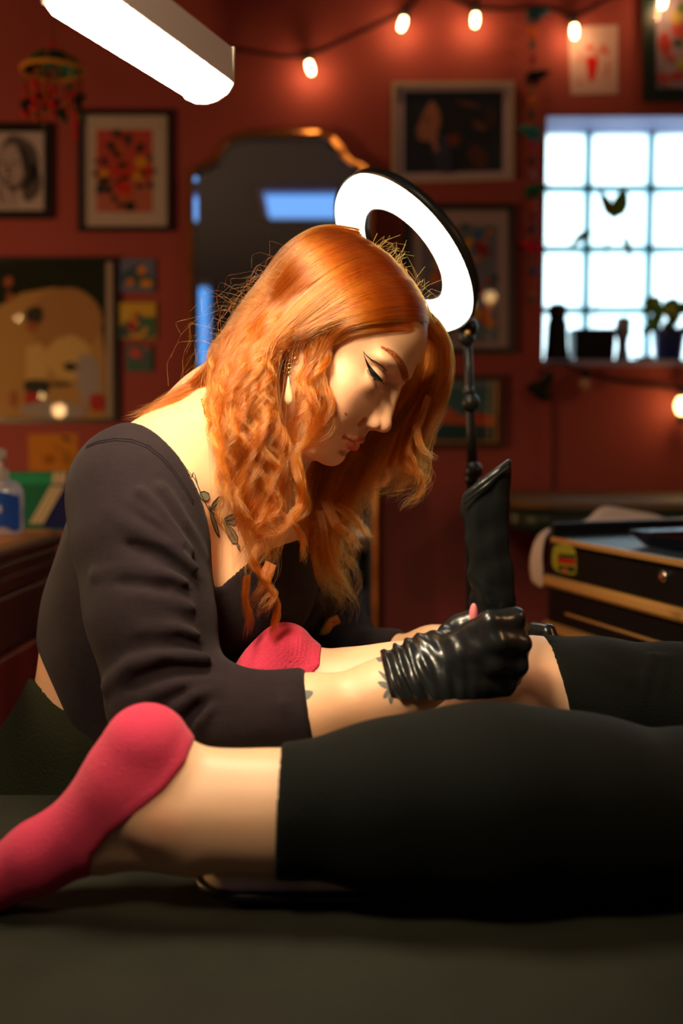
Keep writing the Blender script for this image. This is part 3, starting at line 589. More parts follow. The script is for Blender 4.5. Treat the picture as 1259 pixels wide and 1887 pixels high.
pr = [(-hb, -.04, 0), (hb, -.04, 0), (hb, .04, 0), (-hb, .04, 0), (-hw, -dd, .10), (hw, -dd, .10), (hw, dd, .10), (-hw, dd, .10), (-hw+.006, -dd+.006, .10), (hw-.006, -dd+.006, .10), (hw-.006, dd-.006, .10), (-hw+.006, dd-.006, .10), (-hw+.006, -dd+.006, .085), (hw-.006, -dd+.006, .085), (hw-.006, dd-.006, .085), (-hw+.006, dd-.006, .085)]
F = [(3, 2, 1, 0)]+[(i, (i+1) % 4, 4+(i+1) % 4, 4+i) for i in range(4)]+[(4+i, 4+(i+1) % 4, 8+(i+1) % 4, 8+i) for i in range(4)]+[(8+i, 8+(i+1) % 4, 12+(i+1) % 4, 12+i) for i in range(4)]+[(12, 13, 14, 15)]
b.add([o+np.array(v) for v in pr], F).build('planter', mat('glazed_black', (.004, .005, .006), .5), e)
GREEN = mat('leaf_green', (.10, .24, .03), .45, noise=.4, nscale=60); STEM = mat('stem', (.12, .12, .05), .6)
def leaf(pts, w, name, m, parent, fold=.25):
    """a folded leaf blade along a path"""
    V = []; n = len(pts); pts = [np.array(p) for p in pts]; b = MB()
    for i, p in enumerate(pts):
        t = i/(n-1); ww = w*math.sin(PI*min(max(t, .02), .98)**.8)+.0005; d = pts[min(i+1, n-1)]-pts[max(i-1, 0)]; d = d/np.linalg.norm(d)
        s = np.cross(d, (0, -1, 0)); s = s/(np.linalg.norm(s)+1e-9)
        V += [p-s*ww+np.array([0, -ww*fold, 0]), p, p+s*ww+np.array([0, -ww*fold, 0])]
    F = []
    for i in range(n-1):
        for k in (0, 1): F.append((i*3+k, i*3+k+1, i*3+k+4, i*3+k+3))
    nn = len(V); V2 = [v+np.array([0, .0012, 0]) for v in V]
    b.add(V+V2, F+[tuple(q+nn for q in f[::-1]) for f in F]); return b.build(name, m, parent, True)
MB().tube([sp(1093, 612), sp(1096, 570), sp(1104, 530), sp(1112, 490), sp(1120, 450), sp(1126, 420), sp(1132, 392)], [.0022]*7, 6).build('stem', fm('pale_stem', (.30, .36, .30)), e)
leaf([sp(1132, 402), sp(1138, 390), sp(1143, 375), sp(1148, 358), sp(1150, 344)], .027, 'leaf', GREEN, e, .3)
leaf([sp(1131, 402), sp(1124, 388), sp(1115, 370), sp(1103, 350)], .020, 'leaf', mat('leaf_olive', (.12, .13, .02), .5), e, .3)
leaf([sp(1092, 428), sp(1082, 430), sp(1070, 438), sp(1060, 446), sp(1050, 456)], .014, 'leaf', GREEN, e, .5)
leaf([sp(1149, 432), sp(1154, 446), sp(1159, 462), sp(1160, 486)], .011, 'leaf', GREEN, e, .5)
MB().tube([sp(1118, 456), sp(1105, 440), sp(1092, 427)], .0016, 5).build('stem', STEM, e); MB().tube([sp(1120, 452), sp(1136, 440), sp(1149, 432)], .0016, 5).build('stem', STEM, e)
e = empty('white_figurine', sill(1147), 'pale white figurine standing right of the square planter', 'figurine'); o = sill(1147)
MB().lathe([(.021, 0), (.022, .01), (.016, .045), (.018, .07), (.024, .085), (.025, .115), (.018, .135), (.008, .142), (0, .143)], 18, o).build('figure_body', fm('pale_stone', (.24, .24, .24)), e, True)
MB().ball(o+np.array([-.012, -.005, .125]), (.012, .011, .016)).build('figure_ear', fm('pale_stone', 0), e, True); MB().ball(o+np.array([.012, -.005, .125]), (.012, .011, .016)).build('figure_ear', fm('pale_stone', 0), e, True)
e = empty('blue_plant_pot', sill(1230), 'dark blue pot with a bushy leafy plant, right end of the sill', 'plant'); o = sill(1232)
MB().lathe([(.038, 0), (.042, .01), (.052, .09), (.055, .10), (.050, .10), (.046, .085), (0, .084)], 24, o).build('pot', mat('blue_glaze', (.015, .03, .13), .15), e, True)
r = random.Random(2)
for i in range(34):
    a = r.uniform(0, 2*PI); h = r.uniform(.09, .185); x = r.uniform(-.085, .085); p0 = o+np.array([x*.4, -.01, .085]); p1 = o+np.array([x, -.01+r.uniform(-.022, .018), h]); d = np.array([math.cos(a)*.022, -.004, math.sin(a)*.018])
    leaf([p1-d, p1-d*.3+np.array([0, -.004, .004]), p1+d*.4+np.array([0, -.004, .002]), p1+d], r.uniform(.015, .022), 'leaf', [GREEN, mat('leaf_dark', (.03, .10, .02), .4) if 'leaf_dark' not in bpy.data.materials else bpy.data.materials['leaf_dark'], mat('leaf_lime', (.25, .36, .06), .4) if 'leaf_lime' not in bpy.data.materials else bpy.data.materials['leaf_lime']][i % 3], e, .4)
    if i % 3 == 0: MB().tube([p0, (p0+p1)/2+np.array([0, 0, .01]), p1], .0015, 5).build('stem', STEM, e)
for px, rr, lab in [(1050, .0085, 'small clear glass ball on the sill left of the planter'), (1163, .0085, 'small clear glass ball on the sill right of the white figurine')]:
    o = sill(px)+np.array([0, -.045, rr]); tag(MB().ball(o, rr, 14, 9).build('glass_ball', mat('clear_ball', (.8, .9, 1), .02, trans=.9), None, True), lab, 'ornament')
o = sill(1188); tag(MB().box(o+np.array([-.024, -.03, 0]), o+np.array([.024, .02, .014]), .003).build('small_box', fm('box_tan', (.40, .17, .06))), 'small tan box lying on the sill between the figurine and blue pot', 'box')
# ---------------------------------------------------------------- black tool chest with brass pulls
TL = P(1018, 990, 1.80); zt = TL[2]; TR = onz(1259, 1034, zt); du = (TR-TL)/np.linalg.norm(TR-TL); nrm = np.array([-du[1], du[0], 0]); nrm = nrm if nrm@np.array([1, 0, 0]) > 0 else -nrm   # into the chest
up = np.array([0, 0, 1.]); LEN = .62; DEP = .46
def tb(u, v, z): return TL+du*u+nrm*v+up*z
def tbox(b, u0, u1, v0, v1, z0, z1, bev=0):
    bm = bmesh.new(); bmesh.ops.create_cube(bm, size=1)
    for v in bm.verts: v.co = Vector((u0+(v.co.x+.5)*(u1-u0), v0+(v.co.y+.5)*(v1-v0), z0+(v.co.z+.5)*(z1-z0)))
    if bev: bmesh.ops.bevel(bm, geom=list(bm.edges), offset=bev, segments=2, profile=.5, affect='EDGES')
    bm.verts.index_update(); b.add([tb(*v.co) for v in bm.verts], [[v.index for v in f.verts] for f in bm.faces]); bm.free(); return b
CB = mat('chest_black', (.004, .005, .006), .32, spec=.25); CT_ = mat('chest_top', (.05, .08, .13), .33, spec=1.0)  # chest top: blue sheen from the window put into its base colour
ch = empty('tool_chest', tb(LEN/2, DEP/2, -zt), 'black tool chest on the right with long brass drawer pulls', 'tool chest')
b = MB(); tbox(b, -.012, LEN, .012, DEP, -zt+.06, -.006, .003); tbox(b, -.012, 0, 0, DEP, -zt+.06, .026, .003); tbox(b, -.012, LEN, DEP-.012, DEP, -.01, .026, .003); b.build('chest_body', CB, ch)
tbox(MB(), 0, LEN, 0, DEP-.012, -.006, 0, .001).build('chest_top', CT_, ch)
tbox(MB(), 0, LEN, -.003, .002, -.008, .001).build('brass_edge', M['brass'], ch)
hz = [(1062, 1100), (1147, 1190)]
z1 = P(1018, 1068, 1.80)[2]-zt; z2 = P(1018, 1152, 1.80)[2]-zt; gap = z1-z2
for k in range(6):
    zz = z1-gap*k; top = (-.010 if k == 0 else z1-gap*(k-1)-.012)
    dr = tbox(MB(), .004, LEN-.004, -.006, .012, zz-.006, top-.004, .002).build('drawer', CB, ch)
    hb = MB(); prof = [(-.004, .010), (-.014, .011), (-.021, .006), (-.022, -.004), (-.016, -.010), (-.006, -.011), (-.006, -.007), (-.015, -.006), (-.017, .0), (-.013, .006), (-.004, .007)]
    V = [tb(u, v, zz+z) for u in (.004, LEN-.004) for v, z in prof]; n = len(prof)
    hb.add(V, [tuple(range(n)), tuple(range(n, 2*n))[::-1]]+[(i, (i+1) % n, n+(i+1) % n, n+i) for i in range(n)])
    h = hb.build('drawer_pull', M['brass'], ch)
    if k == 1: tbox(MB(), .06, LEN-.1, -.008, -.005, zz+.030, zz+.034).build('drawer_trim', M['brass'], ch)
def onface(x, y):
    d = ray(x, y); o = np.array([0, 0, CAM_H]); return o+d*(((TL-o)@nrm)/(d@nrm))
lk = onface(1231, 1061); lu = (lk-TL)@du; lz = lk[2]-zt
tm = Matrix([(*du,), (*(-nrm),), (0, 0, 1)]).transposed()
b = MB(); cc = tb(lu, -.006, lz); rm = Matrix((Vector(du), Vector((0, 0, 1)), Vector(-nrm))).transposed()
b.lathe([(.009, 0), (.009, .004), (.007, .006), (.005, .0055), (0, .005)], 18, cc, rm); b.build('lock', M['chrome'], ch, True)
# sticker on the top drawer
def stk(pts, off, m, name='sticker_print'):
    A = [tb((onface(x, y)-TL)@du, -.006-off, onface(x, y)[2]-zt) for x, y in pts]; B = [a-nrm*.0003 for a in A]; n = len(A)
    return MB().add(A+B, [tuple(range(n)), tuple(range(n, 2*n))[::-1]]+[(i, (i+1) % n, n+(i+1) % n, n+i) for i in range(n)]).build(name, m, ch)
stk(poly_smooth([(1026, 1010), (1036, 1003), (1058, 1006), (1067, 1020), (1068, 1048), (1065, 1058), (1045, 1056), (1030, 1050), (1023, 1036)]), .0002, fm('sticker_yellow', (.30, .26, .02)), 'sticker')
stk([(1034, 1020), (1066, 1022), (1067, 1030), (1036, 1027)], .0008, fm('sticker_dark', (.02, .04, .015)))
stk([(1034, 1027), (1067, 1031), (1067, 1041), (1034, 1037)], .0008, fm('sticker_red', (.35, .012, .008)))
stk([(1034, 1041), (1066, 1044), (1066, 1055), (1036, 1051)], .0008, fm('sticker_dark', 0)); stk([(1044, 1046), (1052, 1046), (1052, 1055), (1044, 1054)], .0012, fm('sticker_orange', (.4, .08, .03)))
# feet / casters
for u in (.03, LEN-.04):
    for v in (.04, DEP-.06):
        MB().ball(tb(u, v, -zt+.03), (.03, .03, .03), 14, 9).build('caster', M['blackm'], ch, True)
# steel tray standing on the chest
ty = empty('instrument_tray', tb(.42, .2, .001), 'dark metal tray on top of the tool chest', 'tray')
b = MB(); u0, u1, v0, v1 = .17, .60, .055, .33; hgt = .026
ring = lambda i, z: [tb(u0+i, v0+i, z), tb(u1-i, v0+i, z), tb(u1-i, v1-i, z), tb(u0+i, v1-i, z)]
V = ring(.012, .001)+ring(0, hgt)+ring(-.008, hgt+.001)+ring(-.008, hgt-.002)+ring(.004, hgt-.003)+ring(.016, .004)
F = [(3, 2, 1, 0)]+[(k*4+i, k*4+(i+1) % 4, k*4+4+(i+1) % 4, k*4+4+i) for k in (0,) for i in range(4)]
F = [(3, 2, 1, 0)]+[(i, (i+1) % 4, 12+(i+1) % 4, 12+i) for i in range(4)]+[(12+i, 12+(i+1) % 4, 8+(i+1) % 4, 8+i) for i in range(4)]+[(8+i, 8+(i+1) % 4, 16+(i+1) % 4, 16+i) for i in range(4)]+[(16+i, 16+(i+1) % 4, 20+(i+1) % 4, 20+i) for i in range(4)]+[(20, 21, 22, 23)]
b.add(V, F).build('tray_body', mat('tray_steel', (.10, .10, .11), .22, metal=1, bump=.3, bscale=80), ty)
# white cloth draped over the far corner of the chest
cl_ = []; nx, ny_ = 26, 14; V = []
path = [(980, 1072), (976, 1045), (979, 1010), (990, 984), (1010, 972), (1045, 966), (1078, 962), (1092, 946), (1112, 930), (1140, 936), (1175, 942), (1215, 948), (1245, 966)]
lower = [(999, 1085), (999, 1060), (998, 1025), (1001, 985), (1016, 976), (1048, 972), (1080, 968), (1096, 966), (1115, 964), (1140, 966), (1175, 966), (1215, 966), (1245, 970)]
Yp = [1.86, 1.86, 1.86, 1.87, 1.90, 1.93, 1.95, 1.98, 2.0, 2.02, 2.04, 2.05, 2.06]
for i, ((a, b_), (c, d_)) in enumerate(zip(path, lower)):
    for j in range(6):
        t = j/5; q = P(a+(c-a)*t, b_+(d_-b_)*t, Yp[i]-.05*t); q[1] += .006*math.sin(i*1.7+j*2.1); V.append(q)
m_ = len(path); F = [(i*6+j, i*6+j+1, i*6+j+7, i*6+j+6) for i in range(m_-1) for j in range(5)]
me = mesh('cloth', V, F); me.materials.append(mat('white_cloth', (.62, .50, .44), .9))
o = link('white_cloth', me, None, None); mdf = o.modifiers.new('s', 'SUBSURF'); mdf.levels = mdf.render_levels = 2; mdf = o.modifiers.new('t', 'SOLIDIFY'); mdf.thickness = .003
tag(o, 'crumpled white cloth draped over the far left corner of the tool chest', 'cloth')
# ---------------------------------------------------------------- second treatment table behind
def rounded_slab(x0, x1, y0, y1, z0, z1, r, bev, n=8):
    pts = []
    for cx, cy, a0 in ((x1-r, y1-r, 0), (x0+r, y1-r, PI/2), (x0+r, y0+r, PI), (x1-r, y0+r, 1.5*PI)):
        for k in range(n+1): a = a0+PI/2*k/n; pts.append((cx, cy, math.cos(a), math.sin(a)))
    V = []; R = []
    prof = [(r-bev, z0), (r-bev*.3, z0+bev*.3), (r, z0+bev), (r, z1-bev), (r-bev*.3, z1-bev*.3), (r-bev, z1)]
    for rr, z in prof: V += [(cx+c*rr, cy+s*rr, z) for cx, cy, c, s in pts]
    m = len(pts); F = [tuple(range(m))[::-1], tuple(range((len(prof)-1)*m, len(prof)*m))]
    for k in range(len(prof)-1):
        for i in range(m): F.append((k*m+i, k*m+(i+1) % m, (k+1)*m+(i+1) % m, (k+1)*m+i))
    return V, F
tz = P(1100, 932, 2.55)[2]; xL = P(953, 932, 2.55)[0]
t2 = empty('massage_table', (xL+.9, 2.85, 0), 'olive brown padded treatment table against the back wall at right', 'table')
VIN = mat('olive_vinyl', (.15, .080, .020), .55, bump=.2, bscale=300)
V, F = rounded_slab(xL, xL+1.75, 2.55, 3.10, tz-.012, tz+.008, .10, .008); MB().add(V, F).build('table_top', VIN, t2, True)
V, F = rounded_slab(xL+.004, xL+1.746, 2.554, 3.096, tz-.075, tz-.012, .10, .02); MB().add(V, F).build('padding', mat('dark_vinyl', (.012, .022, .012), .4), t2, True)
MB().tube([(xL+.10+0, 2.551, tz-.010), (xL+1.7, 2.551, tz-.010)], .004, 6).build('piping', mat('piping_grey', (.10, .10, .10), .3), t2)
MB().box((xL+.15, 2.62, tz-.13), (xL+1.65, 3.03, tz-.074), .004).build('rail', M['wood'], t2)
for x in (xL+.2, xL+1.6):
    for y in (2.66, 2.98): MB().box((x-.02, y-.02, .0), (x+.02, y+.02, tz-.12), .003).build('leg', M['wood'], t2)
# ---------------------------------------------------------------- wooden desk with bottle and folders, left
dz_top = P(0, 1030, 1.72)[2]
dk = empty('wooden_cabinet', (-1.3, 1.95, 0), 'dark red carved wooden cabinet at the left edge', 'cabinet')
A0 = P(92, 985, 2.08); dA = onz(0, 1012, A0[2]); 
dd_ = (dA-A0)/np.linalg.norm(dA-A0); dn = np.array([-dd_[1], dd_[0], 0]); dn = dn if dn[0] < 0 else -dn
def db(u, v, z): return A0+dd_*u+dn*v+np.array([0, 0, z])
def dbox(b, u0, u1, v0, v1, z0, z1, bev=0):
    bm = bmesh.new(); bmesh.ops.create_cube(bm, size=1)
    for v in bm.verts: v.co = Vector((u0+(v.co.x+.5)*(u1-u0), v0+(v.co.y+.5)*(v1-v0), z0+(v.co.z+.5)*(z1-z0)))
    if bev: bmesh.ops.bevel(bm, geom=list(bm.edges), offset=bev, segments=2, profile=.5, affect='EDGES')
    bm.verts.index_update(); b.add([db(*v.co) for v in bm.verts], [[v.index for v in f.verts] for f in bm.faces]); bm.free(); return b
zf = -A0[2]
dbox(MB(), -.02, 1.0, -.02, .55, -.025, 0, .006).build('cabinet_top', M['wood'], dk)
b = MB(); dbox(b, 0, .98, .01, .53, zf+.02, -.03, .002); b.build('cabinet_body', mat('dark_red_wood', (.09, .010, .005), .4, noise=.4, nscale=6, stretch=(1, 1, .1)), dk)
b = MB(); dbox(b, -.01, 1.0, -.012, .0, -.055, -.026, .004); dbox(b, -.008, 1.0, -.006, .01, -.085, -.055, .003); b.build('cornice', M['wood'], dk)
dbox(MB(), 0, .98, -.004, .01, -.19, -.09, .003).build('apron', M['wood'], dk)
for u in (0, .46, .92): dbox(MB(), u, u+.055, -.012, .01, zf, -.19, .003).build('stile', M['wood'], dk)
for u in (.06, .52): dbox(MB(), u+.004, u+.39, -.004, .008, zf+.05, -.20, .006).build('door', mat('red_panel', (.16, .012, .006), .4, noise=.5, nscale=9, stretch=(1, 1, .15)), dk)
# papers
r = random.Random(4)
for i in range(5):
    tag(dbox(MB(), .03+r.uniform(-.01, .02), .40+r.uniform(0, .03), -.015+r.uniform(0, .01), .26, .0006+i*.0026, .0030+i*.0026).build('paper_sheet', fm('paper%d' % (i % 3), [(.70, .38, .16), (.55, .25, .09), (.66, .48, .27)][i % 3])), 'tan paper in the loose stack on the cabinet top', 'paper', 'papers on the cabinet')
# sanitizer bottle on the papers
BZ = A0[2]+.0140; bc = P(4, 967, 1.93); bc = np.array([bc[0], bc[1], BZ]); s = 1.93/FPX
bo = empty('sanitizer_bottle', bc, 'clear pump bottle with blue label standing on the papers', 'bottle')
hB = (966-868)*s
MB().lathe([(.036, 0), (.041, .004), (.042, .02), (.041, hB*.45), (.043, hB*.6), (.042, hB*.85), (.036, hB*.97), (.016, hB*1.05), (.013, hB*1.10)], 28, bc, sy=.75).build('bottle_body', mat('clear_plastic', (.62, .55, .60), .12, spec=.6), bo, True)
MB().lathe([(.015, hB*1.06), (.016, hB*1.08), (.016, hB*1.22), (.010, hB*1.25), (.006, hB*1.27), (.0055, hB*1.42), (.010, hB*1.43), (.012, hB*1.5), (.010, hB*1.60), (.004, hB*1.63)], 20, bc).build('pump', fm('pump_cream', (.62, .52, .38), .4), bo, True)
MB().tube([bc+np.array([0, 0, hB*1.60]), bc+np.array([-.02, -.01, hB*1.62]), bc+np.array([-.038, -.02, hB*1.56])], [.006, .0055, .004], 10).build('nozzle', fm('pump_cream', 0), bo, True)
V = []; F = []; nn = 14
for k in range(nn+1):
    a = -PI/2+(-1.15+2.3*k/nn); w0 = .14+.05*math.sin(k*.9); w1 = .80+.04*math.cos(k*.7)
    for z in (w0, w1): V.append(bc+np.array([.0438*math.cos(a), .0438*.75*math.sin(a)-.0008, hB*z]))
MB().add(V, [(k*2, k*2+2, k*2+3, k*2+1) for k in range(nn)]).build('bottle_label', fm('label_blue', (.02, .10, .48), .4), bo)
V = [bc+np.array([.0446*math.cos(a), .0446*.75*math.sin(a)-.0012, hB*z]) for a in (-PI/2-.35, -PI/2+.25) for z in (.45, .58)]
MB().add(V, [(0, 2, 3, 1)]).build('label_print', fm('label_white', (.45, .5, .6), .4), bo)
# upright folders
FO = [(P(40, 868, 2.0), 'green', (.012, .16, .08)), ]
fb = empty('green_blue_folder', db(.06, .30, 0), 'upright green and dark blue folder with diagonal cream stripes on the cabinet', 'folder')
def fp(pts, off, m, name, th=.004):
    A = [P(x, y, 2.30-off) for x, y in pts]; B = [a+np.array([0, th, 0]) for a in A]; n = len(A)
    return MB().add(A+B, [tuple(range(n)), tuple(range(n, 2*n))[::-1]]+[(i, (i+1) % n, n+(i+1) % n, n+i) for i in range(n)]).build(name, m, fb)
fp([(-20, 870), (150, 868), (146, 975), (-20, 992)], 0, fm('folder_green', (.010, .12, .06), .5), 'cover', .03)
fp([(-20, 873), (97, 872), (95, 892), (-20, 893)], .004, fm('folder_light_green', (.015, .24, .11), .5), 'header_band', .0035)
fp([(126, 870), (150, 869), (146, 974), (78, 974), (114, 893)], .003, fm('folder_navy', (.010, .014, .085), .5), 'navy_panel', .002)
for k in range(3):
    x = 98+k*9; fp([(x, 870), (x+7, 870), (x+5, 892), (x-2, 892)], .0075, fm('folder_cream', (.52, .42, .27), .6), 'stripe', .003)
    x = 93+k*9; fp([(x, 896), (x+7, 896), (x-32, 965), (x-39, 965)], .0065, fm('folder_cream', 0), 'stripe', .003)
tag(dbox(MB(), -.02, .05, .12, .24, .001, .020, .002).build('small_box', fm('box_cream', (.40, .30, .18))), 'small cream box behind the papers on the cabinet', 'box')
# ---------------------------------------------------------------- ring light on a stand
RY_ = 1.42; rc = P(742, 472, RY_); 
rn = np.array([-.69, -.36, -.63]); rn /= np.linalg.norm(rn)
kk = RY_/FPX; RO = 132*kk; rt = 31*kk
rz = Vector(-rn); rq = rz.to_track_quat('Z', 'Y').to_matrix()
rl = empty('ring_light', (P(866, 800, RY_)[0], RY_, 0), 'glowing white ring light on a black stand behind her head', 'lamp')
def torus(R, prof, n=72):
    V = []; F = []; m = len(prof)
    for i in range(n):
        a = 2*PI*i/n
        for (dr, h) in prof: V.append(np.array(rq@Vector(((R+dr)*math.cos(a), (R+dr)*math.sin(a), h)))+rc)
    for i in range(n):
        for k in range(m): F.append((i*m+k, i*m+(k+1) % m, ((i+1) % n)*m+(k+1) % m, ((i+1) % n)*m+k))
    return V, F
V, F = torus(RO, [(rt*math.cos(a), -rt*.55*max(math.sin(a), 0)+0*a) for a in np.linspace(0, PI, 9)]+[(-rt, .004), (rt, .004)])
MB().add(V, F).build('ring_diffuser', mat('ring_glow', (1, .97, .9), .5, emit=(1, .90, .68), estr=7), rl, True)
V, F = torus(RO, [(rt+.004, -.004), (rt+.004, .012), (rt*.5, .020), (-rt*.5, .020), (-rt-.003, .012), (-rt-.003, .0), (-rt-.001, .0055), (rt+.001, .0055)])
MB().add(V, F).build('ring_housing', M['black'], rl, True)
yp = RY_+.03
q = lambda x, y: P(x, y, yp)
jt = np.array(rq@Vector((0, 0, .02)))+rc
edge = P(846, 600, RY_+.02)
MB().tube([edge, q(858, 600), q(862, 612)], .007, 10).build('bracket', M['blackm'], rl)
MB().tube([q(860, 590), q(864, 690), q(868, 790), q(872, 880)], [.0065, .0065, .007, .008], 12).build('pole', M['black'], rl, True)
pb_ = q(872, 880); MB().tube([pb_, (pb_[0]+.004, pb_[1], .10)], .010, 12).build('lower_pole', M['black'], rl, True)
for x, y, rr in [(862, 604, .014), (859, 622, .012), (866, 742, .013), (862, 722, .009), (872, 868, .013), (868, 882, .010)]: MB().ball(q(x, y)+np.array([0, -.006, 0]), (rr, rr*.9, rr*1.1), 14, 9).build('knob', M['black'], rl, True)
MB().ball(q(861, 592)+np.array([0, -.02, 0]), .0045).build('screw', M['chrome'], rl, True); MB().ball(q(859, 615)+np.array([0, -.02, 0]), .004).build('screw', M['brass'], rl, True)
for a in (.3, 2.4, 4.5): MB().tube([(pb_[0]+.004, pb_[1], .14), (pb_[0]+.16*math.cos(a), pb_[1]+.16*math.sin(a), .008)], .006, 8).build('leg', M['black'], rl, True)
# ---------------------------------------------------------------- the tattoo table in the foreground
TZ = .706
tt = empty('treatment_table', (.35, .78, 0), 'black padded treatment table across the foreground', 'table')
VB = mat('black_vinyl', (.030, .030, .022), .50, bump=.25, bscale=420, noise=.25, nscale=9)
V, F = rounded_slab(-.62, 1.30, .30, 1.005, TZ-.08, TZ, .06, .022); MB().add(V, F).build('table_top', VB, tt, True)
MB().box((-.55, .38, TZ-.15), (1.22, .95, TZ-.082), .005).build('rail', M['blackm'], tt)
for x in (-.45, 1.12):
    for y in (.45, .88): MB().box((x-.025, y-.025, 0), (x+.025, y+.025, TZ-.14), .003).build('leg', M['blackm'], tt)
pd_ = empty('shin_cushion', (.0, .80, TZ), 'flat beige cushion with dark piping under the near shin', 'cushion')
V, F = rounded_slab(P(376, 1600, .78)[0], .075, .74, .90, TZ+.001, TZ+.030, .035, .012); MB().add(V, F).build('cushion_body', mat('beige_cloth', (.85, .70, .52), .85, noise=.3, nscale=30), pd_, True)
b = MB(); x0, x1, y0, y1, r_ = P(376, 1600, .78)[0]-.003, .078, .737, .903, .038
pts = []
for cx, cy, a0 in ((x1-r_, y1-r_, 0), (x0+r_, y1-r_, PI/2), (x0+r_, y0+r_, PI), (x1-r_, y0+r_, 1.5*PI)):
    for k in range(7): a = a0+PI/2*k/6; pts.append((cx+r_*math.cos(a), cy+r_*math.sin(a), TZ+.011))
pts.append(pts[0]); b.tube(pts, .004, 8, False); b.build('piping', M['black'], pd_, True)
# stool under the artist
so = empty('round_stool', (P(205, 0, 1.14)[0], 1.16, 0), 'black round stool under the seated artist', 'stool'); sx = P(205, 0, 1.14)[0]
MB().lathe([(.0, .50), (.16, .50), (.175, .51), (.18, .53), (.175, .556), (.15, .565), (0, .567)], 28, (sx, 1.16, 0)).build('seat', M['blackm'], so, True)
MB().lathe([(.022, .06), (.022, .50)], 16, (sx, 1.16, 0)).build('column', M['chrome'], so, True)
for i in range(5): a = 2*PI*i/5; MB().tube([(sx, 1.16, .075), (sx+.22*math.cos(a), 1.16+.22*math.sin(a), .05)], .012, 8).build('leg', M['blackm'], so); MB().ball((sx+.22*math.cos(a), 1.16+.22*math.sin(a), .024), .024, 10, 7).build('caster', M['black'], so, True)
# ---------------------------------------------------------------- the head (cm, face towards +x, her right cheek at -y)
HEAD_O = np.array([-.009, 1.04, 1.169]); HEAD_S = .95
HEAD_R = rotm('X', math.radians(8))@rotm('Y', math.radians(37))@rotm('Z', math.radians(-22))
def head_local(p): return ((p-HEAD_O.astype(f32))@HEAD_R.astype(f32))*f32(100/HEAD_S)
def head_world(q): return (np.asarray(q, float)*.01*HEAD_S)@HEAD_R.T+HEAD_O
def head_base(q):
    x, y, z = q[:, 0], q[:, 1], q[:, 2]
    m = q.copy(); m[:, 1] = -np.abs(y)               # mirrored: everything modelled on the -y side
    d = ell(q, (-.4, 0, 3.3), (8.9, 7.1, 7.0))
    d = smin(d, ell(q, (3.2, 0, 3.1), (5.5, 5.9, 5.2)), 2.0)      # forehead
    d = smin(d, ell(q, (7.7, 0, 1.5), (1.3, 1.6, 1.1)), 1.5)
    d = smin(d, ell(q, (3.4, 0, -3.2), (5.0, 5.7, 6.6)), 2.5)     # mid face
    d = smin(d, cone(m, (1.2, -4.7, -6.3), (6.4, -1.8, -9.7), 1.6, 1.4), 3.2)   # jaw
    d = smin(d, cone(m, (.6, -5.2, -2.5), (1.2, -4.7, -6.0), 1.6, 1.5), 2.0)
    d = smin(d, ell(q, (5.0, 0, -7.5), (3.6, 3.8, 3.0)), 2.5)
    d = smin(d, ell(m, (5.7, -3.9, -3.0), (2.2, 1.9, 1.9)), 2.2)    # cheek bone
    d = smin(d, ell(m, (5.9, -3.3, -5.7), (2.1, 2.2, 2.2)), 2.4)    # cheek
    d = smin(d, ell(m, (7.35, -2.7, 1.75), (1.35, 2.6, .75)), 1.5)    # brow
    d = smin(d, ell(m, (7.3, -1.9, -3.7), (1.5, 1.6, 2.3)), 1.4)    # upper jaw beside the nose
    d = smax(d, -ell(m, (9.5, -2.9, -.35), (1.5, 1.75, 1.0)), 1.3)  # eye socket
    # eyelid ball, lower lid
    d = smin(d, ell(m, (7.25, -3.05, -.25), (1.3, 1.55, 1.25)), .45)
    d = smin(d, ell(m, (7.35, -3.1, -1.55), (1.0, 1.5, .6)), .9)

    # nose
    n = cone(q, (8.45, 0, 1.0), (9.0, 0, -.5), .75, .62)
    n = smin(n, cone(q, (9.15, 0, -.5), (10.3, 0, -3.4), .62, .68), .6)
    n = smin(n, ell(q, (10.4, 0, -3.9), (.95, .95, .8)), .6)
    n = smin(n, cone(m, (8.7, -.7, -1.6), (9.3, -1.0, -4.0), .55, .65), 1.0)
    n = smin(n, ell(m, (9.55, -1.15, -4.25), (.95, .55, .68)), .35)
    n = smin(n, cone(q, (10.15, 0, -4.45), (9.2, 0, -5.0), .35, .4), .4)
    d = smin(d, n, .9)
    # muzzle, lips, chin
    d = smin(d, ell(q, (6.9, 0, -6.9), (2.45, 2.6, 2.5)), 1.4)
    al = ell(m, (8.7, -2.05, -4.9), (.5, .25, .6)); d = smax(d, -al, .5)
    d = smax(d, -ell(m, (9.6, -.62, -4.82), (.55, .28, .42), rotm('Y', .5)), .22)
    d = smin(d, ell(q, (7.55, 0, -9.9), (1.6, 1.75, 1.35)), 1.1)
    # ear
    e = ell(m, (-.8, -7.15, -1.2), (1.5, .55, 2.7), rotm('Y', .15)@rotm('Z', .25))
    e = smax(e, -ell(m, (-.3, -7.75, -1.0), (.85, .55, 1.7)), .25)
    e = smin(e, ell(m, (-.05, -7.15, -3.5), (.75, .4, .9)), .3)
    e = smin(e, ell(m, (.5, -7.0, -1.7), (.35, .45, .55)), .25)
    d = smin(d, e, .45)
    return d
def surf_x(fn, y, z, lo=4.5, hi=13):
    """the front surface of a head field at the given y, z"""
    xs = np.linspace(hi, lo, 400, dtype=f32); v = fn(np.stack([xs, np.full(400, y, f32), np.full(400, z, f32)], 1))
    return float(xs[np.argmax(v < 0)])
def on(pts, dx=0, fn=None): return [(surf_x(fn or head_base, p[0], p[1])+(p[3] if len(p) > 3 else dx), p[0], p[1], p[2]) for p in pts]
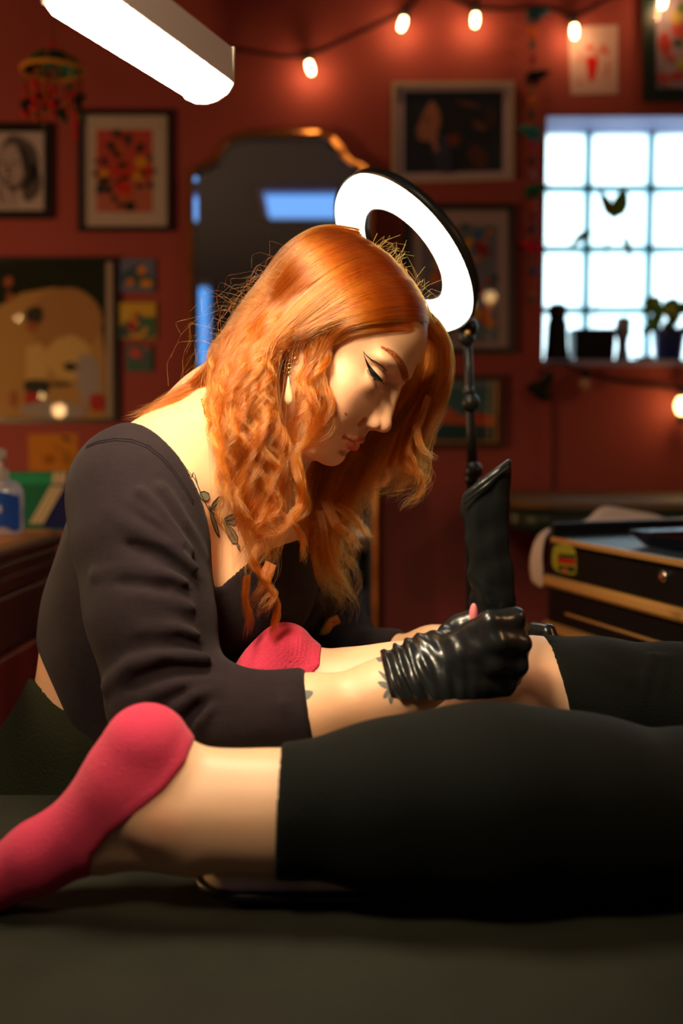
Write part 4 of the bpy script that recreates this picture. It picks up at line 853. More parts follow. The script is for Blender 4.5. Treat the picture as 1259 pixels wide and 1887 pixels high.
# (y, z, radius) paths laid on the face
UPLIP = on([(-.38, -6.6, .42), (-1.2, -6.78, .38), (-2.0, -7.0, .30), (-2.75, -7.22, .14)], -.22)
LOLIP = on([(0, -7.72, .50), (-.9, -7.72, .47), (-1.8, -7.58, .34), (-2.65, -7.34, .14)], -.24)
SLIT = on([(0, -7.12, .06), (-.9, -7.2, .06), (-1.9, -7.2, .07), (-2.9, -7.25, .09)], .10)
LASH = on([(-1.75, -1.05, .05), (-2.4, -1.2, .09), (-3.2, -1.05, .11), (-4.0, -.6, .09), (-4.7, .05, .05)], .0)
CREASE = on([(-1.9, .15, .03), (-2.6, .65, .05), (-3.5, .95, .05), (-4.3, .85, .05), (-5.0, .6, .03)], .02)
def head_sdf_cm(q):
    m = q.copy(); m[:, 1] = -np.abs(q[:, 1])
    d = head_base(q); far = ell(q, (8.5, 0, -4), (5, 6, 6)) < 0
    if not far.any(): return d
    mm = m[far]; e = d[far]
    e = smin(e, chain(mm, UPLIP, .2), .3); e = smin(e, chain(mm, LOLIP, .2), .3)
    e = smax(e, -chain(mm, SLIT, .1), .2)
    sx = SLIT[-1]; e = smax(e, -ell(mm, (sx[0]+.15, -3.05, -7.25), (.3, .28, .35)), .5)
    e = smax(e, -ell(mm, (9.15, 0, -8.72), (.6, 1.7, .32)), .6)
    e = smax(e, -cone(mm, (9.6, 0, -5.6), (9.7, 0, -6.2), .10, .14), .35)
    e = smax(e, -chain(mm, CREASE, .1), .3); e = smax(e, -chain(mm, LASH, .1), .22)
    d = d.copy(); d[far] = e
    return d
def head_sdf(p): return head_sdf_cm(head_local(p))*f32(.01*HEAD_S)
def lip_mask(q):
    m = q.copy(); m[:, 1] = -np.abs(q[:, 1])
    up = chain(m, UPLIP, .2); lo = chain(m, LOLIP, .2)
    return 1-smooth_step(np.minimum(up, lo), -.02, .10)
# ---------------------------------------------------------------- the tattoo artist
def PR(px, py, Y, r): return (*P(px, py, Y), r)
def wrinkle(pts, h, w, lo=None):
    return ([(float(a[0]), float(a[1]), float(a[2]), 0.0) for a in pts], h, w)
def wr_disp(p, W, reach=3.0, gain=1.8):
    s = np.zeros(len(p), f32)
    for pts, h, w in W:
        A = np.array([q[:3] for q in pts]); lo = A.min(0)-w*reach; hi = A.max(0)+w*reach
        m = ((p > lo) & (p < hi)).all(1)
        if not m.any(): continue
        d = chain(p[m], pts, .0005)
        s[m] += gain*h*np.exp(-(d/w)**2)
    return s
def n3(p, sc, seed=0):
    """a cheap smooth noise in about -1..1"""
    r = np.random.default_rng(seed); s = np.zeros(len(p), f32)
    for i in range(7):
        k = r.normal(size=3); k = k/np.linalg.norm(k)*sc*(.6+.9*r.random()); s += np.sin(p@k.astype(f32)+r.random()*6.28)
    return s/2.6

A_SH = P(256, 915, .985); A_EL = P(305, 1297, .905); A_WR = P(718, 1278, .885)
L_SH = P(475, 900, 1.29); L_EL = P(620, 1215, 1.27); L_WR = P(760, 1205, 1.14)
R_ARM = [PR(252, 915, .985, .054), PR(260, 1000, .96, .053), PR(277, 1130, .93, .050), PR(312, 1292, .905, .046), PR(430, 1326, .885, .036), PR(560, 1318, .88, .030), PR(718, 1278, .885, .0265), PR(790, 1250, .887, .024)]
L_ARM = [PR(475, 900, 1.29, .056), PR(575, 1060, 1.29, .05), PR(628, 1212, 1.25, .042), PR(700, 1222, 1.17, .03), PR(800, 1200, 1.12, .023), PR(860, 1195, 1.10, .022)]
def torso_sdf(p):
    fl = np.array([1, .72, 1], f32)
    d = ell(p, P(245, 1400, 1.155), (.13, .150, .13))
    d = smin(d, ell(p, P(242, 1240, 1.14), (.095, .135, .13)), .06)
    d = smin(d, ell(p, P(300, 1070, 1.14), (.112, .155, .14), rotm('Y', .3)), .06)
    d = smin(d, ell(p, P(350, 940, 1.14), (.095, .15, .095), rotm('Y', .5)), .07)
    d = smin(d, cone(p, A_SH, P(400, 880, 1.13), .055, .07), .05)
    d = smin(d, cone(p, L_SH, P(400, 880, 1.13), .055, .07), .05)
    # trapezius slope, collar bones
    d = smin(d, cone(p, P(256, 885, 1.0), P(405, 785, 1.10), .038, .048), .05)
    d = smin(d, cone(p, P(455, 850, 1.25), P(425, 765, 1.12), .04, .045), .05)
    d = smin(d, cone(p, P(330, 900, .985), P(505, 965, 1.065), .022, .018), .03)
    d = smin(d, ell(p, P(470, 1085, 1.055), (.06, .06, .062)), .05)
    d = smin(d, ell(p, P(500, 1085, 1.20), (.06, .06, .062)), .05)
    return d
NK0 = P(425, 800, 1.115)
def body_sdf(p):
    d = torso_sdf(p)
    neck = smin(cone(p, NK0, head_world((-2.6, 0, -3.5)), .056, .050), cone(p, P(470, 860, 1.10), head_world((2.0, 0, -6.5)), .045, .040), .03)
    d = smin(d, neck, .045)
    d = smin(d, chain(p, R_ARM, .03), .03); d = smin(d, chain(p, L_ARM, .03), .03)
    hd = np.linalg.norm(p-HEAD_O.astype(f32), axis=1); m = hd < .19
    if m.any():
        h = hd-.12; hh = head_sdf(p[m]); e = d.copy(); e[m] = smin(d[m], hh, .022); d = np.where(m, e, np.minimum(d, h))
    return d
# the top: the same body a little larger, cut at neckline, hem and cuffs
def pl(p, a, n): 
    n = np.asarray(n, float); n = n/np.linalg.norm(n); return (p-np.asarray(a, f32))@n.astype(f32)
def scr_n(x0, y0, x1, y1, sg):
    n = np.cross(P(x1, y1, 1.06)-P(x0, y0, 1.13), ray((x0+x1)/2, (y0+y1)/2)); n /= np.linalg.norm(n); return n if n[2]*sg > 0 else -n
WR = [wrinkle([P(*q) for q in w[0]], w[1], w[2]) for w in [
    ([(300, 900, .92), (340, 960, .92), (372, 1030, .94)], .0042, .006),
    ([(262, 905, .91), (312, 955, .905), (352, 1012, .91)], .0040, .006),
    ([(205, 945, .915), (250, 975, .90), (310, 1003, .895), (362, 1045, .90)], .0060, .007),
    ([(250, 930, .91), (290, 960, .90), (335, 1000, .90)], .0038, .005),
    ([(175, 975, .93), (215, 1000, .905), (285, 1018, .89), (355, 1060, .89)], -.0030, .006),
    ([(180, 1060, .90), (240, 1048, .89), (310, 1058, .885), (365, 1078, .89)], .0052, .0055),
    ([(195, 1083, .90), (240, 1075, .88), (300, 1085, .88)], -.0025, .006),
    ([(200, 1110, .89), (270, 1100, .878), (365, 1120, .885)], .0028, .006),
    ([(205, 1180, .89), (260, 1160, .87), (330, 1158, .87), (372, 1170, .88)], .0040, .006),
    ([(200, 1265, .88), (240, 1225, .86), (300, 1208, .855), (378, 1210, .87)], .0066, .0065),
    ([(215, 1290, .88), (262, 1252, .855), (320, 1235, .85), (380, 1238, .865)], -.0036, .006),
    ([(250, 1312, .87), (290, 1275, .85), (335, 1258, .85), (385, 1262, .865)], .0060, .006),
    ([(300, 1345, .86), (325, 1305, .845), (360, 1280, .845), (400, 1275, .86)], .0055, .006),
    ([(330, 1360, .86), (350, 1320, .842), (385, 1292, .842)], -.004, .005),
    ([(372, 1380, .86), (368, 1330, .84), (388, 1300, .842)], .0035, .005),
    ([(510, 1268, .87), (520, 1300, .845), (528, 1345, .845), (528, 1385, .87)], .0046, .0045),
    ([(530, 1262, .87), (545, 1300, .85), (556, 1345, .85), (558, 1380, .87)], .0040, .0040),
    ([(500, 1280, .87), (502, 1330, .85), (500, 1375, .86)], .0022, .004),
]]
def shirt_sdf(p):
    wd = np.maximum(.0046+wr_disp(p, WR)+.0006*n3(p*np.array([1, 1, 2.2], f32), 70, 3), .0014)
    d = smax(torso_sdf(p)-wd, pl(p, P(72, 1205, 1.13), scr_n(72, 1205, 107, 1285, -1)), .006)          # hem at the waist
    ra = smax(chain(p, R_ARM, .03)-wd, pl(p, P(576, 1320, .88), (1, 0, .18)), .006)
    la = smax(chain(p, L_ARM, .03)-wd, pl(p, P(735, 1215, 1.15), (1, -.6, .1)), .006)
    d = smin(smin(d, ra, .03), la, .03)
    # neckline: a broad slanting oval round the neck
    nk = p-P(392, 790, 1.12).astype(f32)
    R = rotm('Y', .62); q = nk@R.astype(f32)
    cut = np.sqrt(((q[:, 0]-.028)/.138)**2+((q[:, 1]-.012)/.180)**2)-1; cut = cut*.12
    up = -(q[:, 2]+.14)
    d = smax(d, -smax(cut, up, .01), .005)
    return d
def trousers_sdf(p):
    d = smin(ell(p, P(212, 1450, 1.17), (.155, .165, .13)), ell(p, P(235, 1330, 1.155), (.125, .160, .13)), .04)
    d = smin(d, cone(p, P(200, 1530, 1.06)+np.array([0, .02, -.02]), P(200, 1530, 1.06)+np.array([.42, .06, -.06]), .085, .06), .06)
    d = smin(d, cone(p, P(220, 1530, 1.22), P(220, 1530, 1.22)+np.array([.40, .02, -.06]), .085, .06), .06)
    for y in (1.1, 1.22): d = smin(d, cone(p, (.19, y, .49), (.17, y, .08), .062, .045), .05)
    d = d-.0025*n3(p, 45, 5)
    d = smax(d, pl(p, P(68, 1256, 1.13), scr_n(68, 1256, 107, 1284, 1)), .006)
    return d
# ---------------------------------------------------------------- gloved hands
G_PALM = [((778, 1262, .889), .0275), ((822, 1240, .884), .034)]
FING = [
    [(846, 1182, .866, .0118), (902, 1148, .853, .0108), (946, 1141, .866, .0100), (957, 1160, .886, .0096)],
    [(842, 1212, .862, .0122), (912, 1184, .848, .0110), (957, 1186, .862, .0102), (955, 1205, .886, .0096)],
    [(838, 1242, .864, .0118), (908, 1222, .852, .0106), (952, 1226, .866, .0098), (944, 1246, .886, .0094)],
    [(826, 1268, .868, .0112), (886, 1258, .857, .0100), (928, 1262, .868, .0092), (922, 1278, .886, .0088)],
    [(800, 1200, .905, .0150), (846, 1158, .916, .0120), (893, 1132, .912, .0105), (932, 1132, .900, .0098)],
]
def glove_sdf(p):
    d = smin(ell(p, P(815, 1246, .886), (.044, .030, .041), rotm('Y', -.35)), ell(p, P(868, 1262, .880), (.036, .022, .027)), .03)
    d = smin(d, ell(p, P(800, 1288, .882), (.030, .022, .020)), .03)
    d = smin(d, cone(p, P(716, 1270, .885), P(800, 1252, .886), .0325, .033), .02)
    for f in FING: d = smin(d, chain(p, [PR(*q) for q in f], .004), .009)
    d = d-.0006*n3(p, 260, 2)
    # crinkles at the wrist and over the back of the hand
    ax = P(800, 1245, .886)-P(724, 1272, .885); L = np.linalg.norm(ax); u = (ax/L).astype(f32)
    t = (p-P(724, 1272, .885).astype(f32))@u
    wv = np.clip(np.sin(t*430+3.4*n3(p, 75, 4))*.5+.5+.25*n3(p, 110, 21), 0, 1)
    d = d-(.0030*wv**1.5*smooth_step(t, .050, .015))-.0008*np.sin(t*560+3.5*n3(p, 45, 9))*smooth_step(t, .0, .03)*smooth_step(t, .085, .05)
    d = smax(d, -pl(p, P(716, 1265, .885), (1, 0, .26)), .003)
    hole = cone(p, P(690, 1280, .885), P(735, 1268, .885), .0305, .0275)
    return smax(d, -hole, .002)
LH = [[(905, 1205, 1.085, .0105), (950, 1178, 1.075, .010), (985, 1163, 1.055, .0096), (1010, 1166, 1.035, .0094)],
      [(905, 1215, 1.08, .0105), (955, 1195, 1.065, .0098), (1000, 1183, 1.045, .0092), (1022, 1186, 1.03, .009)],
      [(900, 1222, 1.075, .0105), (950, 1210, 1.06, .0098), (985, 1204, 1.045, .0092), (1005, 1208, 1.03, .009)],
      [(890, 1230, 1.07, .010), (930, 1222, 1.055, .0095), (955, 1219, 1.04, .009), (972, 1222, 1.03, .0085)],
      [(860, 1205, 1.09, .013), (885, 1210, 1.06, .0115), (900, 1213, 1.035, .010), (912, 1215, 1.02, .0095)]]
def left_glove_sdf(p):
    d = smin(ell(p, P(880, 1208, 1.09), (.042, .036, .018), rotm('Y', -.15)), cone(p, P(770, 1206, 1.132), P(850, 1202, 1.10), .026, .025), .02)
    for f in LH: d = smin(d, chain(p, [PR(*q) for q in f], .004), .008)
    d = d-.0007*n3(p, 220, 6)
    return smax(d, -pl(p, P(768, 1206, 1.13), (1, -.5, .05)), .003)
# ---------------------------------------------------------------- the client, lying face down
NY = .75; FY = .985
N_LEG = [PR(300, 1476, NY, .034), PR(350, 1496, NY, .036), PR(430, 1498, NY, .038), PR(520, 1497, NY, .040), PR(700, 1494, NY+.005, .050), PR(900, 1490, NY+.01, .060), PR(1100, 1492, NY+.02, .060), PR(1290, 1495, NY+.03, .058), PR(1420, 1505, NY+.04, .060), PR(1900, 1490, NY+.06, .082), PR(2150, 1480, NY+.08, .09)]
N_FOOT = [PR(270, 1378, NY, .0325), PR(235, 1452, NY, .0325), PR(165, 1528, NY, .0265), PR(70, 1580, NY-.005, .0225), PR(-20, 1628, NY-.01, .016), PR(-70, 1655, NY-.01, .012)]
F_LEG = [PR(560, 1265, FY, .030), PR(640, 1272, FY, .033), PR(730, 1272, FY, .038), PR(860, 1280, FY, .050), PR(980, 1282, FY, .0555), PR(1100, 1290, FY, .0565), PR(1240, 1300, FY, .055), PR(1350, 1305, FY, .057), PR(1650, 1290, FY-.01, .08), PR(1840, 1285, FY-.02, .088)]
F_FOOT = [PR(526, 1202, FY, .0285), PR(500, 1245, FY, .030), PR(450, 1300, FY, .026), PR(390, 1340, FY, .022), PR(330, 1372, FY, .017), PR(300, 1385, FY, .013)]
def legs(p):
    d = chain(p, N_LEG, .02); d = smin(d, chain(p, N_FOOT, .02), .022)
    d = smin(d, cone(p, P(350, 1428, NY), P(600, 1462, NY), .017, .026), .02)      # heel tendon
    d = smin(d, cone(p, P(205, 1566, NY), P(345, 1545, NY), .014, .025), .02)
    d = smin(d, ell(p, P(293, 1522, NY-.028), (.012, .010, .011)), .02)           # ankle bone
    d = smin(d, ell(p, P(885, 1440, NY+.01), (.11, .05, .045)), .05)           # calf
    e = chain(p, F_LEG, .02); e = smin(e, chain(p, F_FOOT, .02), .02)
    e = smin(e, cone(p, P(592, 1236, FY), P(760, 1240, FY), .013, .028), .025)
    d = np.minimum(d, e)
    d = smin(d, ell(p, (.86, .88, .80), (.14, .17, .10)), .08)
    return d
def seg2(p, pts):
    """signed test against a polyline in the x-z plane: positive on its right-hand side"""
    A = np.array([[q[0], q[2]] for q in pts]); X = p[:, [0, 2]]; best = np.full(len(p), 9., f32); sg = np.zeros(len(p), f32)
    for i, (a, b) in enumerate(zip(A[:-1], A[1:])):
        ab = b-a; tt = ((X-a)@ab)/(ab@ab)
        lo = -9 if i == 0 else 0; hi = 9 if i == len(A)-2 else 1
        tc = np.clip(tt, lo, hi); dv = X-a-tc[:, None]*ab; dd = np.linalg.norm(dv, axis=1)
        s = np.sign(ab[0]*(X[:, 1]-a[1])-ab[1]*(X[:, 0]-a[0]))
        m = dd < best; best[m] = dd[m]; sg[m] = s[m]
    return best*sg
NCUT = [P(x, y, NY) for x, y in [(366, 1340), (354, 1374), (350, 1388), (318, 1425), (272, 1462), (222, 1505), (188, 1548), (178, 1600), (182, 1640)]]
FCUT = [P(x, y, FY) for x, y in [(592, 1195), (590, 1217), (560, 1244), (525, 1275), (490, 1310), (470, 1350)]]
def near_sock(p):
    d = smin(chain(p, N_FOOT, .02), chain(p, N_LEG[:3], .02), .022); d = smin(d, cone(p, P(350, 1428, NY), P(600, 1462, NY), .017, .026), .02)-.0016
    c = seg2(p, NCUT)
    rib = .0005*np.exp(-((c+.005)/.0035)**2)
    return smax(d-rib, c, .002)
def far_sock(p):
    d = smin(chain(p, F_FOOT, .02), chain(p, F_LEG[:3], .02), .02); d = smin(d, cone(p, P(592, 1236, FY), P(760, 1240, FY), .013, .028), .025)-.0016
    c = seg2(p, FCUT)
    rib = .0005*np.exp(-((c+.006)/.004)**2)
    h = cone(p, P(545, 1195, FY-.028), P(515, 1240, FY-.028), .0, .0)
    return smax(d-rib-.0005*np.sin(c*1500)*np.exp(-(h/.016)**2), c, .002)
def near_pants(p):
    d = chain(p, N_LEG, .02); d = smin(d, cone(p, P(350, 1428, NY), P(600, 1462, NY), .017, .026), .02)
    d = smin(d, ell(p, P(885, 1440, NY+.01), (.11, .05, .045)), .05)-.0040
    d = d-.0012*n3(p, 38, 8)
    return smax(d, -pl(p, P(515, 1490, NY), (1, 0, -.03)), .003)
def far_pants(p):
    d = chain(p, F_LEG, .02)-.0035
    W = [wrinkle([P(x, y, FY-dy) for x, y, dy in q], h, w) for q, h, w in [
        ([(1205, 1210, .03), (1190, 1250, .05), (1175, 1300, .055), (1165, 1340, .05)], .0040, .005),
        ([(1228, 1215, .03), (1215, 1260, .05), (1205, 1320, .055)], .0040, .005),
        ([(1060, 1215, .03), (1100, 1225, .045), (1160, 1250, .055)], .0015, .008)]]
    d = d-wr_disp(p, W)-.001*n3(p, 45, 12)
    return smax(d, -pl(p, P(1024, 1270, FY), (1, 0, .22)), .003)
def client_pants(p):
    d = np.minimum(near_pants(p), far_pants(p)); h = ell(p, (.86, .88, .80), (.145, .175, .105))
    return smin(d, h, .08)
# ---------------------------------------------------------------- people: build the meshes
import time as _t
ax = step_axis
def ar(a, b, s): return np.arange(a, b, s)
artist = empty('person', (P(205, 0, 1.14)[0], 1.14, 0), 'person with long wavy red hair, black top and gloves, bent over tattooing', 'person')
client = empty('person', (.5, .85, TZ+.02), 'person lying face down on the table in black trousers and pink socks', 'person')
me, X = sdf_mesh(body_sdf, ax(-.45, .3, .007, .0013, -.10, .11), ax(.82, 1.42, .007, .0015, .94, 1.06), ax(.55, 1.33, .007, .0013, 1.04, 1.24))
q = head_local(X)
base = np.array([[.74, .42, .25]]); C = np.tile(base, (len(X), 1))
def blend(C, m, c): return C*(1-m[:, None])+np.array([c])*m[:, None]
hm = np.linalg.norm(X-HEAD_O, axis=1) < .16
m_ = q.copy(); m_[:, 1] = -np.abs(q[:, 1])
def gsp(c, r, r2=None): return np.exp(-((m_-np.array(c))**2/np.array(r)**2).sum(1))*hm
C = blend(C, gsp((6.8, -4.3, -3.4), (2.2, 2.2, 1.5))*.42, (.62, .22, .13))      # cheek colour
C = blend(C, gsp((10.6, 0, -4.2), (1.2, 1.3, 1.0))*.35, (.62, .22, .15))
C = blend(C, gsp((8.4, -2.0, 0.2), (1.2, .9, 1.2))*.55, (.42, .12, .05))      # red-brown tint in the inner eye socket
C = blend(C, gsp((7.6, -3.6, -1.6), (1.4, 1.6, .45))*.55, (.34, .10, .05))      # darker band under the lashes
C = blend(C, gsp((-.5, -7.2, -2), (1.6, 1.5, 2.6))*.4, (.60, .20, .12))
lm = lip_mask(q)*hm
C = blend(C, lm, (.60, .045, .05))
C = blend(C, gsp((8.9, 0, -7.12), (1.2, 2.8, .16))*.5*(lm > 0), (.10, .01, .01))
scalp = smooth_step(q[:, 2]+np.where(q[:, 0] > 0, -.35*np.maximum(7.5-q[:, 0], 0), -2.6)*1.0, 5.2, 5.9)*0+((hm) & ((q[:, 2] > 6.9) | ((q[:, 0] < 4.2) & (q[:, 2] > 1.0+.9*np.maximum(q[:, 0]-1, 0))) | ((q[:, 0] < -1.8) & (q[:, 2] > -5))))*1.0
C = blend(C, scalp, (.22, .035, .008))
vcolor(me, C)
SKIN = mat('skin', (.68, .4, .25), .44, vcol=True, sss=.35, bump=.10, bscale=900, spec=.45)
body = link('body', me, SKIN, artist)
bvh = None
def mesh_bvh(X, me):
    F = np.empty(len(me.polygons)*4, np.int32); me.polygons.foreach_get('vertices', F)
    return BVHTree.FromPolygons([Vector(v) for v in X.tolist()], F.reshape(-1, 4).tolist())
cm = (np.abs(X[:, 0]) < 10)
BV = mesh_bvh(X, me)
O_ = Vector((0, 0, CAM_H))
def hit(px, py, tree=None, off=.0003):
    d = Vector(ray(px, py)).normalized(); h, n, i, dist = (tree or BV).ray_cast(O_, d)
    if h is None: return None
    n = n if n.dot(d) < 0 else -n
    return np.array(h+n*off)
def dense(pts, step=1.5, closed=True):
    out = []; m = len(pts)
    for i in range(m if closed else m-1):
        a = np.array(pts[i], float); b = np.array(pts[(i+1) % m], float); n = max(1, int(np.linalg.norm(b-a)/step))
        for k in range(n): out.append(a+(b-a)*k/n)
    return out
def decal(name, pts, m, parent, tree=None, smooth=True, step=2.2, off=.0003):
    """marks on the skin: a fine grid inside an outline, laid on the surface beneath it"""
    Q = [tuple(p) for p in (poly_smooth(pts) if smooth else pts)]
    bm = bmesh.new(); vs = [bm.verts.new((x, y, 0)) for x, y in Q]; f = bm.faces.new(vs)
    bmesh.ops.triangulate(bm, faces=[f])
    for _ in range(7):
        es = [e for e in bm.edges if e.calc_length() > step]
        if not es: break
        bmesh.ops.subdivide_edges(bm, edges=es, cuts=1); bmesh.ops.triangulate(bm, faces=list(bm.faces))
    bad = []
    for v in bm.verts:
        h = hit(v.co.x, v.co.y, tree, off)
        if h is None: bad.append(v)
        else: v.co = Vector(h)
    if bad: bmesh.ops.delete(bm, geom=bad, context='VERTS')
    big = [f for f in bm.faces if max(e.calc_length() for e in f.edges) > .02]
    if big: bmesh.ops.delete(bm, geom=big, context='FACES')
    me = bm_mesh(name, bm); return link(name, me, m, parent)
def strokes(name, lines, w, m, parent, tree=None, off=.0004):
    b = MB()
    for L in lines:
        pts = [hit(x, y, tree, off) for x, y in dense(L, 2.5, False)+[np.array(L[-1], float)]]; pts = [p for p in pts if p is not None]
        if len(pts) < 2: continue
        n = len(pts); b.tube(pts, [w*(.35+.65*math.sin(PI*min(1, (i+.6)/n))) for i in range(n)], 5)
    return b.build(name, m, parent, True)
LINER = mat('liner', (.006, .006, .007), .35)
decal('eyeliner', [(669, 646), (674, 660), (680, 671), (688, 681), (696, 690), (703, 698), (706, 703), (699, 702), (690, 699), (684, 692), (678, 678), (674, 666)], LINER, body, smooth=False)
strokes('eyeliner', [[(669, 647), (675, 654), (684, 662), (694, 667), (702, 673), (709, 679), (713, 684)]], .00055, LINER, body)
BROW = mat('brow_hair', (.40, .12, .035), .8)
decal('eyebrow', [(701, 638), (712, 641), (724, 646), (735, 655), (744, 667), (751, 681), (753, 696), (749, 704), (741, 698), (737, 684), (731, 670), (721, 656), (711, 647)], BROW, body, off=.0002)
r = random.Random(8); L = []
for i in range(90):
    t = r.random(); ctr_ = [(703, 641), (722, 649), (736, 662), (745, 678), (749, 697)]; k = min(int(t*4), 3); u = t*4-k
    x = ctr_[k][0]*(1-u)+ctr_[k+1][0]*u; y = ctr_[k][1]*(1-u)+ctr_[k+1][1]*u; x += r.uniform(-4, 4)*t; y += r.uniform(-3, 3)*(1-t)
    L.append([(x, y), (x-4-3*t, y-4-5*t)])
strokes('eyebrow_hair', L, .00022, BROW, body)
# eyelashes
b = MB()
for i in range(26):
    t = i/25; x = 677+29*t; y = 680+24*t-2.5*math.sin(PI*t); h = hit(x, y)
    if h is None: continue
    d = np.array([-.0015+.003*t, -.006, -.0065]); b.tube([h, h+d*.5+np.array([0, -.001, -.001]), h+d*.95+np.array([.001, 0, .0008])], [.00018, .00014, .00006], 4)
b.build('eyelashes', LINER, body, True)
# tattoos
INK = mat('tattoo_leaf', (.17, .16, .11), .55); INKL = mat('tattoo_line', (.035, .035, .035), .55); INKR = mat('tattoo_red', (.40, .10, .07), .55)
leaves = [[(368, 907), (376, 905), (384, 909), (386, 917), (381, 923), (373, 922), (368, 916)], [(386, 938), (392, 926), (402, 916), (410, 914), (412, 922), (407, 934), (396, 939)], [(411, 958), (420, 950), (430, 947), (438, 951), (438, 961), (431, 968), (421, 965)], [(411, 961), (421, 967), (432, 978), (438, 990), (437, 1002), (429, 1002), (420, 988)], [(384, 930), (392, 946), (398, 962), (402, 978), (404, 990), (396, 978), (388, 955)], [(436, 1000), (441, 1006), (443, 1017), (438, 1010)]]
for L in leaves:
    decal('leaf_tattoo', L, INK, body, off=.0003)
strokes('tattoo_outline', [l+[l[0]] for l in leaves]+[[(345, 865), (360, 885), (372, 915), (384, 938), (396, 948), (408, 958)], [(412, 959), (424, 958), (434, 954)], [(413, 962), (424, 978), (434, 996)], [(389, 937), (398, 928), (408, 918)], [(352, 880), (356, 870)], [(364, 893), (358, 872)]], .0005, INKL, body)
decal('tattoo_berry', blob(404, 956, 5, 11, 10, .05, 1, -.1), INKR, body, off=.0004)
fl = [[(556, 1274), (566, 1272), (577, 1275), (573, 1284), (564, 1289)], [(540, 1262), (552, 1264), (560, 1262), (550, 1267)], [(570, 1316), (573, 1326), (571, 1320)], [(697, 1237), (706, 1240), (716, 1250), (720, 1262), (710, 1254)], [(696, 1257), (708, 1256), (719, 1262), (716, 1270), (704, 1266)], [(706, 1284), (712, 1272), (720, 1268), (719, 1278), (711, 1286)], [(716, 1286), (722, 1280), (724, 1290), (720, 1298)], [(690, 1206), (700, 1206), (706, 1216), (698, 1220)]]
for L in fl: decal('petal_tattoo', L, mat('tattoo_grey', (.14, .14, .13), .55) if 'tattoo_grey' not in bpy.data.materials else bpy.data.materials['tattoo_grey'], body)
decal('beauty_mark', blob(637, 762, 2.6, 2.4, 8, .1, 2), mat('mark', (.45, .12, .07), .5), body); decal('beauty_mark', blob(719, 608, 3, 2.6, 8, .1, 2), mat('mark', (.60, .26, .17), .5), body)
# ear jewellery
ear = hit(533, 662); GOLD = mat('gold', (.80, .48, .16), .22, metal=1)
ec = P(533, 668, ear[1]-.006); ks = ec[1]/FPX
er = MB()
for i in range(3): er.tube([ec+np.array([.0022*math.cos(a), 0, -.003-i*.0042+.0022*math.sin(a)]) for a in np.linspace(0, 2*PI, 11)], .00045, 5, False)
drop = ec+np.array([-.0005, -.006, -.0135]); er_l = [(.0003, 0), (.0012, -.006), (.0030, -.014), (.0042, -.020), (.0040, -.0235), (.0022, -.0262), (0, -.0268)]
er.build('earring', GOLD, artist, True)
MB().lathe(er_l, 16, drop, sy=.35).build('earring_drop', mat('cream_gold', (.78, .62, .36), .28, metal=.35), artist, True)
b = MB()
for x, y in [(519, 650), (518, 658), (521, 665), (524, 672), (526, 678), (523, 683), (527, 688)]: b.ball(P(x, y, ear[1]-.006), .0010, 8, 6)
for x, y, rr in [(537, 655, .0035)]: b.tube([P(x+3, y, ear[1]-.004)+np.array([rr*math.cos(a), 0, rr*math.sin(a)]) for a in np.linspace(0, 2*PI, 13)], .0005, 5, False)
b.build('ear_chain', GOLD, artist, True)
MB().ball(P(531, 645, ear[1]-.005), .0017, 8, 6).build('ear_stud', M['chrome'], artist, True)
# necklaces
for nm, L, w in [('necklace', [(372, 735), (376, 752), (383, 775), (391, 796), (402, 818), (415, 845)], .0011), ('necklace', [(386, 733), (389, 755), (395, 780), (402, 800), (411, 815)], .0007)]:
    pts = [hit(x, y, None, .0008) for x, y in dense(L, 4, False)]; b = MB(); pts = [p for p in pts if p is not None]
    for p0, p1 in zip(pts[:-1], pts[1:]): b.ball((p0+p1)/2, (w*1.1, w*.9, w*1.6), 7, 5)
    b.tube(pts, w*.55, 5); b.build(nm, GOLD, artist, True)
for x, y in [(379, 762), (389, 795)]:
    h = hit(x, y, None, .001); MB().ball(h, (.0022, .0008, .0055 if x == 379 else .003), 10, 7).build('necklace_plate', mat('silver', (.9, .85, .75), .15, metal=1), artist, True)
# clothes
FAB = mat('black_jersey', (.018, .0108, .0135), .85, sheen=.05, bump=.5, bscale=700, noise=.18, nscale=90, stretch=(1, 1, 3))
me, X = sdf_mesh(shirt_sdf, ax(-.45, .15, .0032), ax(.8, 1.42, .0040), ax(.62, 1.2, .0032), it=3)
shirt = link('top', me, FAB, artist); SB = mesh_bvh(X, me)
# twin-needle seam along the neckline
b = MB(); seam = [(163, 818), (185, 809), (215, 804), (245, 806), (275, 817), (302, 838), (326, 866), (346, 897), (362, 926)]
for o_ in (4, 8):
    pts = [hit(x-o_*.5, y+o_, SB, .0002) for x, y in dense(seam, 5, False)]; pts = [p for p in pts if p is not None]
    ok = [pts[0]]
    for p in pts[1:]:
        if np.linalg.norm(p-ok[-1]) < .03: ok.append(p)
    b.tube(ok, .0006, 5)
b.build('neck_seam', mat('seam_thread', (.012, .008, .010), .9), shirt, True)
me, X = sdf_mesh(trousers_sdf, ax(-.5, .3, .012, .005, -.45, -.15), ax(.9, 1.42, .009), ax(.05, 1, .014, .005, .68, .82))
link('trousers', me, mat('olive_cotton', (.016, .017, .008), .9, bump=.6, bscale=300), artist)
GL = mat('black_nitrile', (.010, .011, .012), .26, bump=.12, bscale=160, spec=.6)
me, X = sdf_mesh(glove_sdf, ar(.03, .20, .0014), ar(.80, .96, .0014), ar(.84, 1.03, .0014), it=2); link('glove', me, GL, artist)
me, X = sdf_mesh(left_glove_sdf, ar(.06, .26, .0022), ar(.98, 1.18, .0022), ar(.84, 1.0, .0022)); link('glove', me, GL, artist)
